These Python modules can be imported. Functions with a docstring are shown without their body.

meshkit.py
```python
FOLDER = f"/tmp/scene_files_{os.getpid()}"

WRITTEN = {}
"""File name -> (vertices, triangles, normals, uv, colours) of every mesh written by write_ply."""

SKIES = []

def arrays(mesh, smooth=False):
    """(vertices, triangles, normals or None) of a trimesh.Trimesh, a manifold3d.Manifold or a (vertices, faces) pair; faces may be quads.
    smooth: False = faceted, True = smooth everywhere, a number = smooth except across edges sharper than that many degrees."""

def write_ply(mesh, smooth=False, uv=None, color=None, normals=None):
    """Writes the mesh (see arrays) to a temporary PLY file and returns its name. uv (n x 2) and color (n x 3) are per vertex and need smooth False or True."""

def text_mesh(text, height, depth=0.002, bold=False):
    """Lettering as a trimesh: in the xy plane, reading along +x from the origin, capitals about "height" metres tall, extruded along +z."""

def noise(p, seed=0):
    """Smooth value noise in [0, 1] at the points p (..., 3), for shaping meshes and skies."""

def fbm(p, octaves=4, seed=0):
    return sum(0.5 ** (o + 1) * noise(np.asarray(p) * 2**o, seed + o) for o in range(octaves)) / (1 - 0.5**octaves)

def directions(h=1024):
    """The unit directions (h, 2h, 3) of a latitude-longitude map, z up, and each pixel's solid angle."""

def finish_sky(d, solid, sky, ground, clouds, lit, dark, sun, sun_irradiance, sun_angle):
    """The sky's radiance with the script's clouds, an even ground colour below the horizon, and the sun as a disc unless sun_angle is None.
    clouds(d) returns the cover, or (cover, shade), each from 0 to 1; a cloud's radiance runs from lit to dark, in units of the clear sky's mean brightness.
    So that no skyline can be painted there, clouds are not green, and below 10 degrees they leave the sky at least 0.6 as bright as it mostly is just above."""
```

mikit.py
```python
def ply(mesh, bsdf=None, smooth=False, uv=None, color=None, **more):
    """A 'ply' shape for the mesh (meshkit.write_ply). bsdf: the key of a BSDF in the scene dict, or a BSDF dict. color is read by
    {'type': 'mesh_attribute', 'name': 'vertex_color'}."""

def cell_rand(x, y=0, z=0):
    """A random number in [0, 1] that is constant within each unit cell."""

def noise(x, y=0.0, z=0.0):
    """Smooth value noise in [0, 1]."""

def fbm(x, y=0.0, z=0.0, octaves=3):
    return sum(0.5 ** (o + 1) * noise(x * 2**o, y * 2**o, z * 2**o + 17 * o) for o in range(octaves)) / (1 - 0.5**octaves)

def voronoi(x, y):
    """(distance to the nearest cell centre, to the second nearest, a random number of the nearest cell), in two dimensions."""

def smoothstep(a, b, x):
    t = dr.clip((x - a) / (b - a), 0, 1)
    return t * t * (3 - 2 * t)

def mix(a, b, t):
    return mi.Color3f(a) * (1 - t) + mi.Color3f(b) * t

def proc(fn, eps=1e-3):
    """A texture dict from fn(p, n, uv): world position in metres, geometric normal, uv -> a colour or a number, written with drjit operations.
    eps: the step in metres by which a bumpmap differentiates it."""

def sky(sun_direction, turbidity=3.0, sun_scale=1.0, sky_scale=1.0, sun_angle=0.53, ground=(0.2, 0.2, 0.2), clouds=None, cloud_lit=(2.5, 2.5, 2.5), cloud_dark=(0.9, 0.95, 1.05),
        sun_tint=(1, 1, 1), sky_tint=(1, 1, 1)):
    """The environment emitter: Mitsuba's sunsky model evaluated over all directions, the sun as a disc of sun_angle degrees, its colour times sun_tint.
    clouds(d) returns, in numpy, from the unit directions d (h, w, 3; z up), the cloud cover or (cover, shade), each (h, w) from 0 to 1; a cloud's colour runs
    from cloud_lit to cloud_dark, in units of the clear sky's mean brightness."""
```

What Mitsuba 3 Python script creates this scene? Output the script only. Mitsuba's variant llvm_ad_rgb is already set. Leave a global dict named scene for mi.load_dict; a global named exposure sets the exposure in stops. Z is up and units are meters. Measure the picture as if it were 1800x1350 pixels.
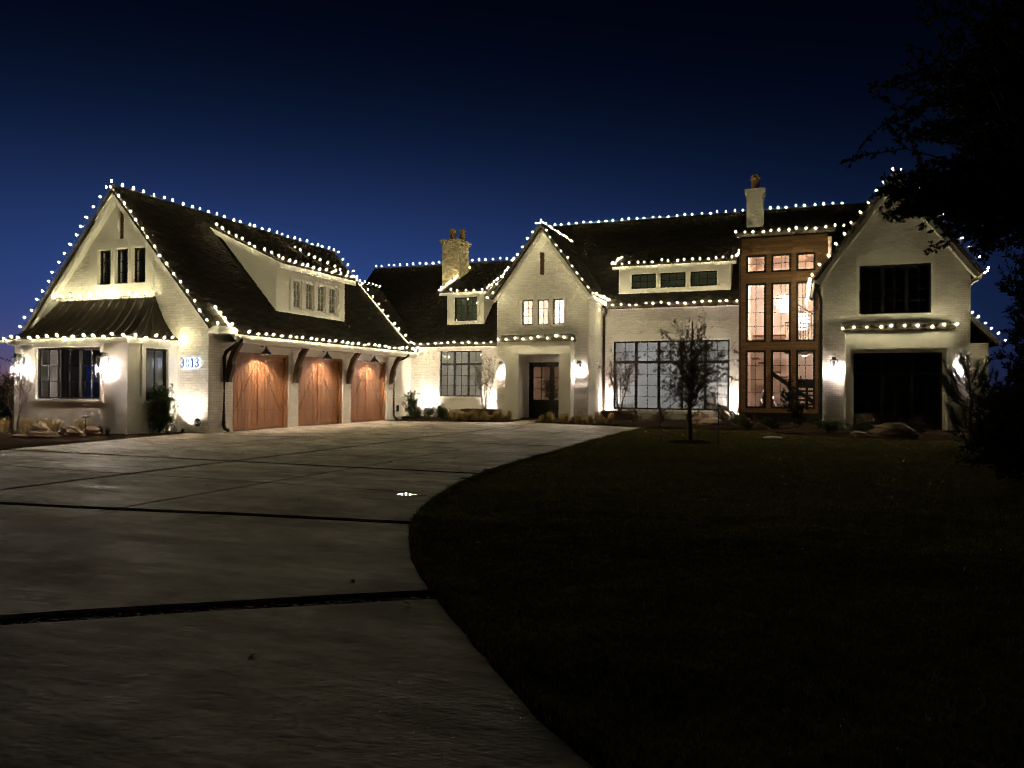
import math, random
import numpy as np, trimesh, shapely
from shapely.geometry import Polygon, box as sbox, LineString, Point
from shapely import affinity
import drjit as dr
import mitsuba as mi
import mikit, meshkit
from mikit import proc, noise, fbm, voronoi, cell_rand, smoothstep, mix

scene, labels = {}, {}
T = mi.ScalarTransform4f

# ------------------------------------------------------------------ camera, sky, exposure
EYE = np.array([0.0, 0.0, 1.35])
YAW, PITCH, ROLL = 0.362999, 0.0065605, 0.0058554
_f0 = np.array([-math.sin(YAW), math.cos(YAW), 0]); _r0 = np.array([math.cos(YAW), math.sin(YAW), 0]); _z = np.array([0, 0, 1.0])
_f = _f0 * math.cos(PITCH) + _z * math.sin(PITCH); _u = _z * math.cos(PITCH) - _f0 * math.sin(PITCH)
_up = _u * math.cos(ROLL) - _r0 * math.sin(ROLL)
scene['camera'] = {'type': 'perspective', 'fov': math.degrees(2 * math.atan(900 / 1296.0)), 'fov_axis': 'x', 'near_clip': 0.1, 'far_clip': 600.0,
                   'to_world': T().look_at(origin=EYE.tolist(), target=(EYE + _f).tolist(), up=_up.tolist())}
exposure = 6.0            # a long night exposure: every light below is given in display units times K
K = 2.0 ** -exposure
SKY = 1.0

AFTERGLOW = np.array([-0.61, 0.79, 0.0])
def dusk(d):
    # late dusk: thin even high cloud, paler towards the afterglow low on the left behind the house
    el = np.clip(d[..., 2], 0, 1)
    az = np.clip((d[..., 0] * AFTERGLOW[0] + d[..., 1] * AFTERGLOW[1]) / np.maximum(np.hypot(d[..., 0], d[..., 1]), 1e-6), -1, 1)
    low = np.exp(-(1 - az) / 0.22) / (1 + np.exp((el - 0.19) / 0.063))
    return 1 - 0.85 * np.exp(-el / 0.035) * (0.5 + 0.5 * az) ** 6, 1 - np.clip(low, 0, 1)
scene['sky'] = {**mikit.sky([-0.88, 0.47, 0.02], turbidity=3, sun_scale=0.0, sky_scale=SKY * K, clouds=dusk, ground=(0.03, 0.03, 0.03),
                            cloud_lit=(2.2, 5.1, 18.6), cloud_dark=(0.0, 0.04, 0.17)), 'sampling_weight': 12.0}

# ------------------------------------------------------------------ materials
def P(color, rough=0.7, spec=0.3, metal=0.0, two=True, bump=None, bscale=1.0, **k):
    c = color if isinstance(color, dict) else {'type': 'rgb', 'value': list(color)}
    r = rough if isinstance(rough, dict) else float(rough)
    b = {'type': 'principled', 'base_color': c, 'roughness': r, 'specular': spec, 'metallic': metal, **k}
    if bump is not None:
        b = {'type': 'bumpmap', 'arbitrary': bump, 'scale': bscale, 'bsdf': b}
    return {'type': 'twosided', 'bsdf': b} if two else b

def c_plaster(p, n, uv):
    a = fbm(p.x * 1.3, p.y * 1.3, p.z * 1.3, 3); b = fbm(p.x * 9, p.y * 9, p.z * 9, 2)
    return mix((0.66, 0.62, 0.54), (0.80, 0.76, 0.68), dr.clip(0.65 * a + 0.35 * b, 0, 1))
def c_brick(p, n, uv):
    a = cell_rand(p.x / 0.21 + p.y / 0.21, 0, p.z / 0.077); b = fbm(p.x * 6, p.y * 6, p.z * 6, 2)
    return mix((0.61, 0.57, 0.495), (0.83, 0.79, 0.71), dr.clip(0.5 * a + 0.5 * b, 0, 1))
def h_plaster(p, n, uv):
    return 0.003 * fbm(p.x * 14, p.y * 14, p.z * 14, 3)
def c_roof(p, n, uv):
    a = cell_rand(p.x / 0.31 + p.y / 0.31, 0, p.z / 0.12); b = fbm(p.x * 0.8, p.y * 0.8, p.z * 0.8, 2)
    return mix((0.016, 0.014, 0.0115), (0.040, 0.035, 0.028), dr.clip(0.5 * a + 0.5 * b, 0, 1))
def c_door(p, n, uv):
    bd = cell_rand(p.y / 0.152, 3); g = fbm(p.y * 70 + 4 * noise(p.z * 0.8, p.y * 3), p.x * 30, p.z * 1.6, 3); k = noise(p.y * 8, 0, p.z * 2.2)
    return mix((0.14, 0.052, 0.020), (0.43, 0.195, 0.077), dr.clip(0.35 * bd + 0.5 * g + 0.15 * k, 0, 1))
def c_siding(p, n, uv):
    bd = cell_rand(p.z / 0.14, p.x / 1.7); g = fbm(p.x * 1.5, p.y * 20, p.z * 75 + 3 * noise(p.x * 0.9, p.z * 4), 3)
    return mix((0.13, 0.066, 0.029), (0.32, 0.178, 0.080), dr.clip(0.45 * bd + 0.55 * g, 0, 1))
def c_timber(p, n, uv):
    g = fbm(p.y * 22, p.x * 22, p.z * 7, 3)
    return mix((0.055, 0.030, 0.016), (0.13, 0.072, 0.038), g)
def c_concrete(p, n, uv):
    a = fbm(p.x * 0.35, p.y * 0.7, 0, 4); b = fbm(p.x * 4.5, p.y * 11, 3.0, 4); g = noise(p.x * 30, p.y * 45)
    s = smoothstep(0.52, 0.72, fbm(p.x * 1.6 + 30, p.y * 2.6, 7.0, 5)); w = smoothstep(0.58, 0.70, fbm(p.x * 1.5 - 11, p.y * 5.0, 2.0, 5))
    c = mix((0.105, 0.082, 0.056), (0.53, 0.445, 0.325), dr.clip(0.5 + 1.5 * (0.45 * a + 0.55 * b - 0.5) + 0.25 * (g - 0.5), 0, 1))
    pit = smoothstep(0.80, 0.90, noise(p.x * 34, p.y * 40, 5.0)) * smoothstep(0.5, 0.8, noise(p.x * 1.1, p.y * 1.1, 1.0))
    t = p.x + 0.010 * (p.y - 14) * (p.y - 14)
    tyre = smoothstep(0.16, 0.05, dr.abs(t + 6.2)) + smoothstep(0.16, 0.05, dr.abs(t + 7.9))
    c = mix(mix(c, (0.62, 0.535, 0.405), 0.6 * w), (0.10, 0.075, 0.050), 0.7 * s)
    c = mix(c, (0.07, 0.058, 0.045), 0.35 * tyre * smoothstep(0.3, 0.6, noise(p.x * 3, p.y * 1.2, 4.0)))
    return mix(c, (0.05, 0.041, 0.032), 0.6 * pit)
def r_concrete(p, n, uv):
    return 0.56 + 0.30 * fbm(p.x * 0.8, p.y * 3.0, 2.0, 4)
def h_concrete(p, n, uv):
    return 0.0034 * fbm(p.x * 3.5, p.y * 12, 1.0, 4) + 0.0024 * fbm(p.x * 16, p.y * 26, 8.0, 3) + 0.0009 * noise(p.x * 60, p.y * 90)
def c_lawn(p, n, uv):
    a = fbm(p.x * 0.55, p.y * 0.9, 0, 4); b = fbm(p.x * 4, p.y * 10, 1, 4)
    return mix((0.045, 0.045, 0.016), (0.23, 0.18, 0.068), dr.clip(0.5 + 1.8 * (0.5 * a + 0.5 * b - 0.5), 0, 1))
def c_mulch(p, n, uv):
    return mix((0.012, 0.008, 0.006), (0.048, 0.033, 0.022), fbm(p.x * 14, p.y * 14, p.z * 9, 3))
def c_rock(p, n, uv):
    s = fbm(p.x * 1.2, p.y * 1.2, p.z * 13, 4); b = fbm(p.x * 10, p.y * 10, p.z * 10, 3)
    return mix((0.17, 0.115, 0.075), (0.44, 0.315, 0.215), dr.clip(0.6 * s + 0.4 * b, 0, 1))
def h_rock(p, n, uv):
    return 0.02 * fbm(p.x * 7, p.y * 7, p.z * 14, 4)
def c_stone(p, n, uv):
    b = fbm(p.x * 9, p.y * 9, p.z * 9, 3)
    return mix((0.36, 0.285, 0.165), (0.60, 0.51, 0.34), b)
def c_bark(p, n, uv):
    return mix((0.035, 0.028, 0.022), (0.10, 0.082, 0.065), fbm(p.x * 30, p.y * 30, p.z * 7, 3))
def c_corten(p, n, uv):
    return mix((0.030, 0.018, 0.014), (0.075, 0.042, 0.030), fbm(p.x * 4, p.y * 4, p.z * 6, 4))
def c_straw(p, n, uv):
    return mix((0.26, 0.19, 0.075), (0.55, 0.43, 0.21), noise(p.x * 9, p.y * 9, p.z * 5))

def leafmat(a, b, tr=0.5):
    def c(p, n, uv):
        return mix(a, b, noise(p.x * 11, p.y * 11, p.z * 11))
    return {'type': 'principledthin', 'base_color': proc(c), 'roughness': 0.55, 'diff_trans': tr, 'spec_trans': 0.0}

M = {
 'plaster': P(proc(c_plaster), 0.85, 0.2, bump=proc(h_plaster, 4e-3)),
 'brickpaint': P(proc(c_brick), 0.75, 0.3),
 'trim': P((0.72, 0.69, 0.62), 0.6, 0.35),
 'mortar': {'type': 'twosided', 'bsdf': {'type': 'diffuse', 'reflectance': {'type': 'rgb', 'value': [0.56, 0.52, 0.45]}}},
 'ceiling_white': P((0.78, 0.73, 0.66), 0.9, 0.2),
 'warm_white': P((0.80, 0.70, 0.60), 0.9, 0.2),
 'cool_white': P((0.76, 0.77, 0.78), 0.9, 0.2),
 'dark_room': P((0.06, 0.06, 0.065), 0.9, 0.2),
 'grey_paint': P((0.10, 0.11, 0.12), 0.6, 0.3),
 'blue_paint': P((0.02, 0.065, 0.55), 0.5, 0.3),
 'red_paint': P((0.42, 0.06, 0.02), 0.5, 0.3),
 'pink_stone': P((0.33, 0.21, 0.17), 0.7, 0.3),
 'roof': {'type': 'twosided', 'bsdf': {'type': 'diffuse', 'reflectance': proc(c_roof)}},
 'black_metal': P((0.012, 0.011, 0.011), 0.38, 0.5),
 'bronze': {'type': 'twosided', 'bsdf': {'type': 'diffuse', 'reflectance': {'type': 'rgb', 'value': [0.030, 0.024, 0.018]}}},
 'dark_bronze': P((0.030, 0.022, 0.016), 0.40, 0.5, metal=0.4),
 'door_wood': P(proc(c_door), 0.50, 0.4),
 'siding': P(proc(c_siding), 0.55, 0.35),
 'timber': P(proc(c_timber), 0.65, 0.3),
 'concrete': P(proc(c_concrete), proc(r_concrete), 0.21, bump=proc(h_concrete, 6e-3)),
 'gravel': P((0.022, 0.020, 0.018), 0.42, 0.5),
 'lawn': {'type': 'twosided', 'bsdf': {'type': 'diffuse', 'reflectance': proc(c_lawn)}},
 'mulch': {'type': 'twosided', 'bsdf': {'type': 'diffuse', 'reflectance': proc(c_mulch)}},
 'rock': P(proc(c_rock), 0.85, 0.2, bump=proc(h_rock, 8e-3)),
 'stone': P(proc(c_stone), 0.85, 0.2),
 'clay': P((0.40, 0.26, 0.13), 0.8, 0.2),
 'bark': P(proc(c_bark), 0.9, 0.15),
 'corten': P(proc(c_corten), 0.8, 0.2),
 'straw': {'type': 'principledthin', 'base_color': proc(c_straw), 'roughness': 0.7, 'diff_trans': 0.6, 'spec_trans': 0.0},
 'blade': leafmat((0.045, 0.05, 0.016), (0.16, 0.135, 0.05)),
 'leaf_green': leafmat((0.022, 0.040, 0.014), (0.075, 0.105, 0.038)),
 'leaf_olive': leafmat((0.055, 0.048, 0.022), (0.19, 0.145, 0.072)),
 'leaf_rust': leafmat((0.09, 0.055, 0.030), (0.25, 0.165, 0.095)),
 'leaf_black': leafmat((0.010, 0.013, 0.007), (0.030, 0.034, 0.018), 0.3),
 'shade_green': {'type': 'principledthin', 'base_color': {'type': 'rgb', 'value': [0.20, 0.25, 0.19]}, 'roughness': 0.8, 'diff_trans': 0.9, 'spec_trans': 0.0},
 'glass': {'type': 'thindielectric', 'int_ior': 1.5},
 'shade': {'type': 'principledthin', 'base_color': {'type': 'rgb', 'value': [0.56, 0.55, 0.53]}, 'roughness': 0.8, 'diff_trans': 0.9, 'spec_trans': 0.0},
 'lamp_body': P((0.75, 0.72, 0.66), 0.4, 0.4),
 'sign_blue': P((0.010, 0.014, 0.055), 0.35, 0.5),
 'number_blue': P((0.020, 0.035, 0.20), 0.35, 0.5),
 'sign_white': P((0.75, 0.75, 0.78), 0.5, 0.4),
 'puddle': P((0.02, 0.018, 0.015), 0.03, 0.8),
 'pale_stone': P((0.50, 0.46, 0.38), 0.8, 0.3),
 'iron': P((0.015, 0.015, 0.016), 0.45, 0.5),
 'plant_pot': P((0.30, 0.28, 0.25), 0.7, 0.3),
}
for k, v in M.items():
    scene['material_' + k] = v

# ------------------------------------------------------------------ helpers
def numbered(key):
    if key not in scene and key not in labels:
        return key
    i = 1
    while f'{key}_{i:03d}' in scene or f'{key}_{i:03d}' in labels:
        i += 1
    return f'{key}_{i:03d}'
def put(name, mesh, mat, parent=None, smooth=False, emit=None, weight=None, kind=None, m=None, raw=None):
    key = numbered(f'{parent}__{name}' if parent else name)
    d = dict(raw) if raw is not None else mikit.ply(mesh, 'material_' + mat, smooth=smooth)
    if emit is not None:
        d['emitter'] = {'type': 'area', 'radiance': {'type': 'rgb', 'value': [float(x) * K for x in emit]}, 'sampling_weight': float(weight or 1.0)}
    if m is not None:
        d['to_world'] = T(np.asarray(m, float).tolist())
    scene[key] = d
    if kind:
        labels[key] = {'kind': kind}
    return key
def thing(name, label, cat, group=None, kind=None):
    key = numbered(name)
    labels[key] = {'label': label, 'category': cat}
    if group: labels[key]['group'] = group
    if kind: labels[key]['kind'] = kind
    return key
def tag(key, label, cat=None, group=None, kind=None):
    d = {'label': label}
    if cat: d['category'] = cat
    if group: d['group'] = group
    if kind: d['kind'] = kind
    labels[key] = {**labels.get(key, {}), **d}
def cat_(*ms):
    return trimesh.util.concatenate([m for m in ms if m is not None])

class Fr:
    """a wall frame: local (a, b, c) = along the wall, up, outwards"""
    def __init__(s, o, u, v):
        s.o, s.u, s.v = (np.asarray(x, float) for x in (o, u, v)); s.n = np.cross(s.u, s.v)
        s.m = np.eye(4); s.m[:3, 0], s.m[:3, 1], s.m[:3, 2], s.m[:3, 3] = s.u, s.v, s.n, s.o
    def mesh(s, m):
        m = m.copy(); m.apply_transform(s.m); return m
    def pt(s, a, b, c=0.0):
        return s.o + s.u * a + s.v * b + s.n * c
    def box(s, a0, a1, b0, b1, c0, c1):
        return s.mesh(tbox(a0, a1, b0, b1, c0, c1))
    def poly(s, poly, c0, c1):
        out = []
        for g in getattr(poly, 'geoms', [poly]):
            if g.is_empty or g.area < 1e-7: continue
            m = trimesh.creation.extrude_polygon(g, c1 - c0, engine='earcut'); m.apply_translation([0, 0, c0]); out.append(m)
        return s.mesh(cat_(*out))
def FY(y): return Fr((0, y, 0), (1, 0, 0), (0, 0, 1))       # faces -Y; a = X, b = Z
def FX(x): return Fr((x, 0, 0), (0, 1, 0), (0, 0, 1))       # faces +X; a = Y, b = Z
def FXm(x): return Fr((x, 0, 0), (0, -1, 0), (0, 0, 1))     # faces -X; a = -Y, b = Z
def FZ(z): return Fr((0, 0, z), (1, 0, 0), (0, 1, 0))
def tbox(x0, x1, y0, y1, z0, z1):
    m = trimesh.creation.box((x1 - x0, y1 - y0, z1 - z0)); m.apply_translation(((x0 + x1) / 2, (y0 + y1) / 2, (z0 + z1) / 2)); return m
def bevel_box(x0, x1, y0, y1, z0, z1, r=0.01):
    v = []
    for x, sx in ((x0, 1), (x1, -1)):
        for y, sy in ((y0, 1), (y1, -1)):
            for z, sz in ((z0, 1), (z1, -1)):
                v += [(x + sx * r, y + sy * r, z), (x + sx * r, y, z + sz * r), (x, y + sy * r, z + sz * r)]
    return trimesh.convex.convex_hull(np.array(v))
def tube(pts, rad, sides=6, cap=True):
    p = np.asarray(pts, float); n = len(p); rad = np.broadcast_to(np.asarray(rad, float), (n,))
    t = np.gradient(p, axis=0); t /= np.linalg.norm(t, axis=1, keepdims=True) + 1e-12
    ref = np.array([0, 0, 1.0]) if abs(t[:, 2]).mean() < 0.8 else np.array([1.0, 0, 0])
    a = np.cross(t, ref); a /= np.linalg.norm(a, axis=1, keepdims=True) + 1e-12; b = np.cross(t, a)
    an = np.arange(sides) * 2 * np.pi / sides
    v = (p[:, None] + rad[:, None, None] * (np.cos(an)[None, :, None] * a[:, None] + np.sin(an)[None, :, None] * b[:, None])).reshape(-1, 3)
    f = []
    for i in range(n - 1):
        for j in range(sides):
            k = (j + 1) % sides
            f += [(i * sides + j, i * sides + k, (i + 1) * sides + k), (i * sides + j, (i + 1) * sides + k, (i + 1) * sides + j)]
    if cap:
        v = np.vstack([v, p[0], p[-1]]); e = n * sides
        for j in range(sides):
            k = (j + 1) % sides
            f += [(e, k, j), (e + 1, (n - 1) * sides + j, (n - 1) * sides + k)]
    return trimesh.Trimesh(v, np.array(f), process=False)
def lathe(prof, seg=16):
    m = trimesh.creation.revolve(np.array(prof, float), sections=seg); return m
def at(m, x=0, y=0, z=0, rz=0.0):
    m = m.copy()
    if rz: m.apply_transform(trimesh.transformations.rotation_matrix(rz, [0, 0, 1]))
    m.apply_translation((x, y, z)); return m

def many_boxes(a0, a1, b0, b1, c0, c1):
    """one mesh of boxes without backs, from arrays"""
    n = len(a0); v = np.empty((n, 8, 3))
    for i, (x, y, z) in enumerate([(a0, b0, c0), (a1, b0, c0), (a1, b1, c0), (a0, b1, c0), (a0, b0, c1), (a1, b0, c1), (a1, b1, c1), (a0, b1, c1)]):
        v[:, i, 0], v[:, i, 1], v[:, i, 2] = x, y, z
    q = np.array([[4, 5, 6, 7], [0, 1, 5, 4], [1, 2, 6, 5], [2, 3, 7, 6], [3, 0, 4, 7]])
    f = (np.concatenate([q[:, [0, 1, 2]], q[:, [0, 2, 3]]])[None] + 8 * np.arange(n)[:, None, None]).reshape(-1, 3)
    return v.reshape(-1, 3), f
def bricks(F, poly, rng, L=0.21, H=0.077, joint=0.014, c=0.011, jit=0.007):
    """laid bricks of an old painted wall: each its own slightly uneven block"""
    x0, y0, x1, y1 = poly.bounds
    A0, A1, B0, B1 = [], [], [], []
    for r in range(int((y1 - y0) / H) + 1):
        off = (r % 2) * L / 2 + y0
        xs = np.arange(x0 - L + (r % 2) * L / 2, x1 + L, L)
        A0.append(xs); A1.append(xs + L - joint); B0.append(np.full(len(xs), y0 + r * H)); B1.append(np.full(len(xs), y0 + r * H + H - joint))
    a0, a1, b0, b1 = map(np.concatenate, (A0, A1, B0, B1))
    cells = shapely.box(a0, b0, a1, b1); shapely.prepare(poly)
    inside = shapely.contains(poly, cells); edge = shapely.intersects(poly, cells) & ~inside
    k = inside.sum(); c1 = c + rng.uniform(-jit, jit, k)
    wob = lambda: rng.uniform(-0.004, 0.004, k)
    v, f = many_boxes(a0[inside] + wob(), a1[inside] + wob(), b0[inside] + wob() * 0.8, b1[inside] + wob() * 0.8, np.full(k, 0.001), c1)
    v = v.reshape(-1, 8, 3); v[:, 4:, 2] += rng.uniform(-0.0025, 0.0025, (k, 4)); v = v.reshape(-1, 3)
    ms = [trimesh.Trimesh(v, f, process=False)]
    for g in shapely.intersection(poly, cells[edge]):
        for q in getattr(g, 'geoms', [g]):
            if q.geom_type == 'Polygon' and q.area > 2e-4:
                m = trimesh.creation.extrude_polygon(q, c + 0.002, engine='earcut'); m.apply_translation([0, 0, -0.002]); ms.append(m)
    return F.mesh(cat_(*ms))
def shingles(F, poly, rng, W=0.30, H=0.165):
    x0, y0, x1, y1 = poly.bounds
    A0, A1, B0 = [], [], []
    for r in range(int((y1 - y0) / H) + 1):
        xs = np.arange(x0 - W * rng.random(), x1 + W, W)
        A0.append(xs); A1.append(xs + W - 0.012); B0.append(np.full(len(xs), y0 + r * H))
    a0, a1, b0 = map(np.concatenate, (A0, A1, B0)); b1 = b0 + H
    cells = shapely.box(a0, b0, a1, b1); ok = shapely.intersects(poly, cells)
    g = shapely.intersection(poly, cells[ok]); bb = shapely.bounds(g); good = (shapely.area(g) > 0.004)
    full = shapely.area(g) > 0.9 * shapely.area(cells[ok])
    bb = bb[good]; full = full[good]; g = g[good]
    n = int(full.sum()); q = bb[full]
    v, f = many_boxes(q[:, 0], q[:, 2], q[:, 1] - rng.uniform(0, 0.015, n), q[:, 3] + 0.02, np.full(n, -0.003), np.full(n, 0.014))
    v = v.reshape(-1, 8, 3); v[:, 4:6, 2] = 0.016 + rng.uniform(-0.004, 0.005, n)[:, None]; v[:, 6:8, 2] = 0.003; v = v.reshape(-1, 3)
    ms = [trimesh.Trimesh(v, f, process=False)]
    for s in g[~full]:
        for p in getattr(s, 'geoms', [s]):
            if p.geom_type == 'Polygon' and p.area > 0.004:
                ms.append(trimesh.creation.extrude_polygon(p, 0.010, engine='earcut'))
    return F.mesh(cat_(*ms))
RNG = np.random.default_rng(7)

house = thing('house', 'large pale brick house with steep dark roofs outlined in bulbs', 'house')

def wall(F, poly, thick=0.25, mat='plaster', brick=None, name='wall'):
    k = put(name, F.poly(poly, -thick, 0.0), mat, house)
    if brick is not None and brick is not False:
        put('mortar', F.poly(poly if brick is True else brick, 0.0, 0.003), 'mortar', k)
        put('brickwork', bricks(F, poly if brick is True else brick, RNG), 'brickpaint', k, kind='stuff')
    return k
def rect(a0, b0, a1, b1): return sbox(a0, b0, a1, b1)

def roof(pts, name='roof', thick=0.12, eave=None, parent=None):
    """a shingled roof slope through 3-D corner points, first two points along its eave, counter-clockwise seen from outside"""
    pts = [np.asarray(p, float) for p in pts]
    u = pts[1] - pts[0]; u /= np.linalg.norm(u)
    n = np.cross(u, pts[2] - pts[0]); n /= np.linalg.norm(n); v = np.cross(n, u)
    F = Fr(pts[0], u, v)
    poly = Polygon([((p - pts[0]) @ u, (p - pts[0]) @ v) for p in pts])
    k = put(name, F.poly(poly, -thick, 0), 'roof', house)
    put('shingles', shingles(F, poly, RNG), 'roof', k, kind='stuff')
    return k

def window(F, a0, a1, b0, b1, cols=1, pc=2, pr=3, rows=None, fw=0.055, recess=0.10, mat='black_metal', mull=0.09, mun=0.022, shade=False, sill=None, shade_drop=1.0, parent=house, name='window'):
    """frame + mullions as the window's own mesh; sash bars and every pane are pieces of it. rows: heights of row bands (fractions) of each transom band"""
    c0, c1 = -recess - 0.06, -recess
    bands = rows or [(0, 1, pr)]
    ms = [F.box(a0, a0 + fw, b0, b1, c0, c1), F.box(a1 - fw, a1, b0, b1, c0, c1), F.box(a0 + fw, a1 - fw, b0, b0 + fw, c0, c1), F.box(a0 + fw, a1 - fw, b1 - fw, b1, c0, c1)]
    ia0, ia1, ib0, ib1 = a0 + fw, a1 - fw, b0 + fw, b1 - fw
    w = (ia1 - ia0 - mull * (cols - 1)) / cols
    for i in range(1, cols):
        x = ia0 + i * w + (i - 1) * mull
        ms.append(F.box(x, x + mull, ib0, ib1, c0, c1 - 0.004))
    H = ib1 - ib0; spans = []
    for j, (r0, r1, n) in enumerate(bands):
        y0, y1 = ib0 + r0 * H + (mull / 2 if r0 > 0 else 0), ib0 + r1 * H - (mull / 2 if r1 < 1 else 0)
        spans.append((y0, y1, n))
        if r0 > 0:
            for i in range(cols):
                x = ia0 + i * (w + mull); ms.append(F.box(x, x + w, ib0 + r0 * H - mull / 2, ib0 + r0 * H + mull / 2, c0, c1 - 0.002))
    k = put(name, cat_(*ms), mat, parent)
    bars = []
    pane_proto = {}
    for i in range(cols):
        x = ia0 + i * (w + mull)
        for (y0, y1, n) in spans:
            pw, ph = w / pc, (y1 - y0) / n
            for p in range(1, pc):
                bars.append(F.box(x + p * pw - mun / 2, x + p * pw + mun / 2, y0, y1, c0 + 0.012, c1 - 0.012))
            for q in range(1, n):
                for p in range(pc):
                    e0 = mun / 2 if p > 0 else 0; e1 = mun / 2 if p < pc - 1 else 0
                    bars.append(F.box(x + p * pw + e0, x + (p + 1) * pw - e1, y0 + q * ph - mun / 2, y0 + q * ph + mun / 2, c0 + 0.014, c1 - 0.014))
            for p in range(pc):
                for q in range(n):
                    v = np.array([F.pt(x + (p + dx) * pw, y0 + (q + dy) * ph, (c0 + c1) / 2) for dx, dy in ((0, 0), (1, 0), (1, 1), (0, 1))])
                    put('pane', (v, np.array([[0, 1, 2], [0, 2, 3]])), 'glass', k)
    if bars: put('muntin', cat_(*bars), mat, k)
    if shade:
        yb = ib1 - (ib1 - ib0) * shade_drop
        for i in range(cols):
            x = ia0 + i * (w + mull)
            v = np.array([F.pt(x - 0.02 + dx * (w + 0.04), yb if dy == 0 else ib1, c0 - 0.05) for dx, dy in ((0, 0), (1, 0), (1, 1), (0, 1))])
            put('window_shade', (v, np.array([[0, 1, 2], [0, 2, 3]])), 'shade_green' if shade == 'green' else 'shade', k)
    return k
def room(F, a0, a1, b0, b1, depth, mat='dark_room', c0=-0.26, floor=None):
    """the room behind a wall: five inner faces as thin slabs, open towards the front"""
    t = 0.05
    put('room_wall', cat_(F.box(a0 - t, a0, b0, b1, c0 - depth, c0), F.box(a1, a1 + t, b0, b1, c0 - depth, c0), F.box(a0 - t, a1 + t, b0, b1, c0 - depth - t, c0 - depth)), mat, house)
    put('room_ceiling', F.box(a0 - t, a1 + t, b1, b1 + t, c0 - depth - t, c0), mat, house)
    put('room_floor', F.box(a0 - t, a1 + t, b0 - t, b0, c0 - depth - t, c0), floor or mat, house)
def trimbox(F, *a, name='trim', mat='trim'):
    return put(name, F.box(*a), mat, house)
def casing(F, a0, a1, b0, b1, w=0.12, t=0.03, sill=0.07, mat='trim'):
    put('window_surround', cat_(F.box(a0 - w, a0, b0, b1, -0.02, t), F.box(a1, a1 + w, b0, b1, -0.02, t), F.box(a0 - w, a1 + w, b1, b1 + w, -0.02, t),
                                F.box(a0 - w - 0.04, a1 + w + 0.04, b0 - sill, b0, -0.02, t + 0.008)), mat, house)

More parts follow.
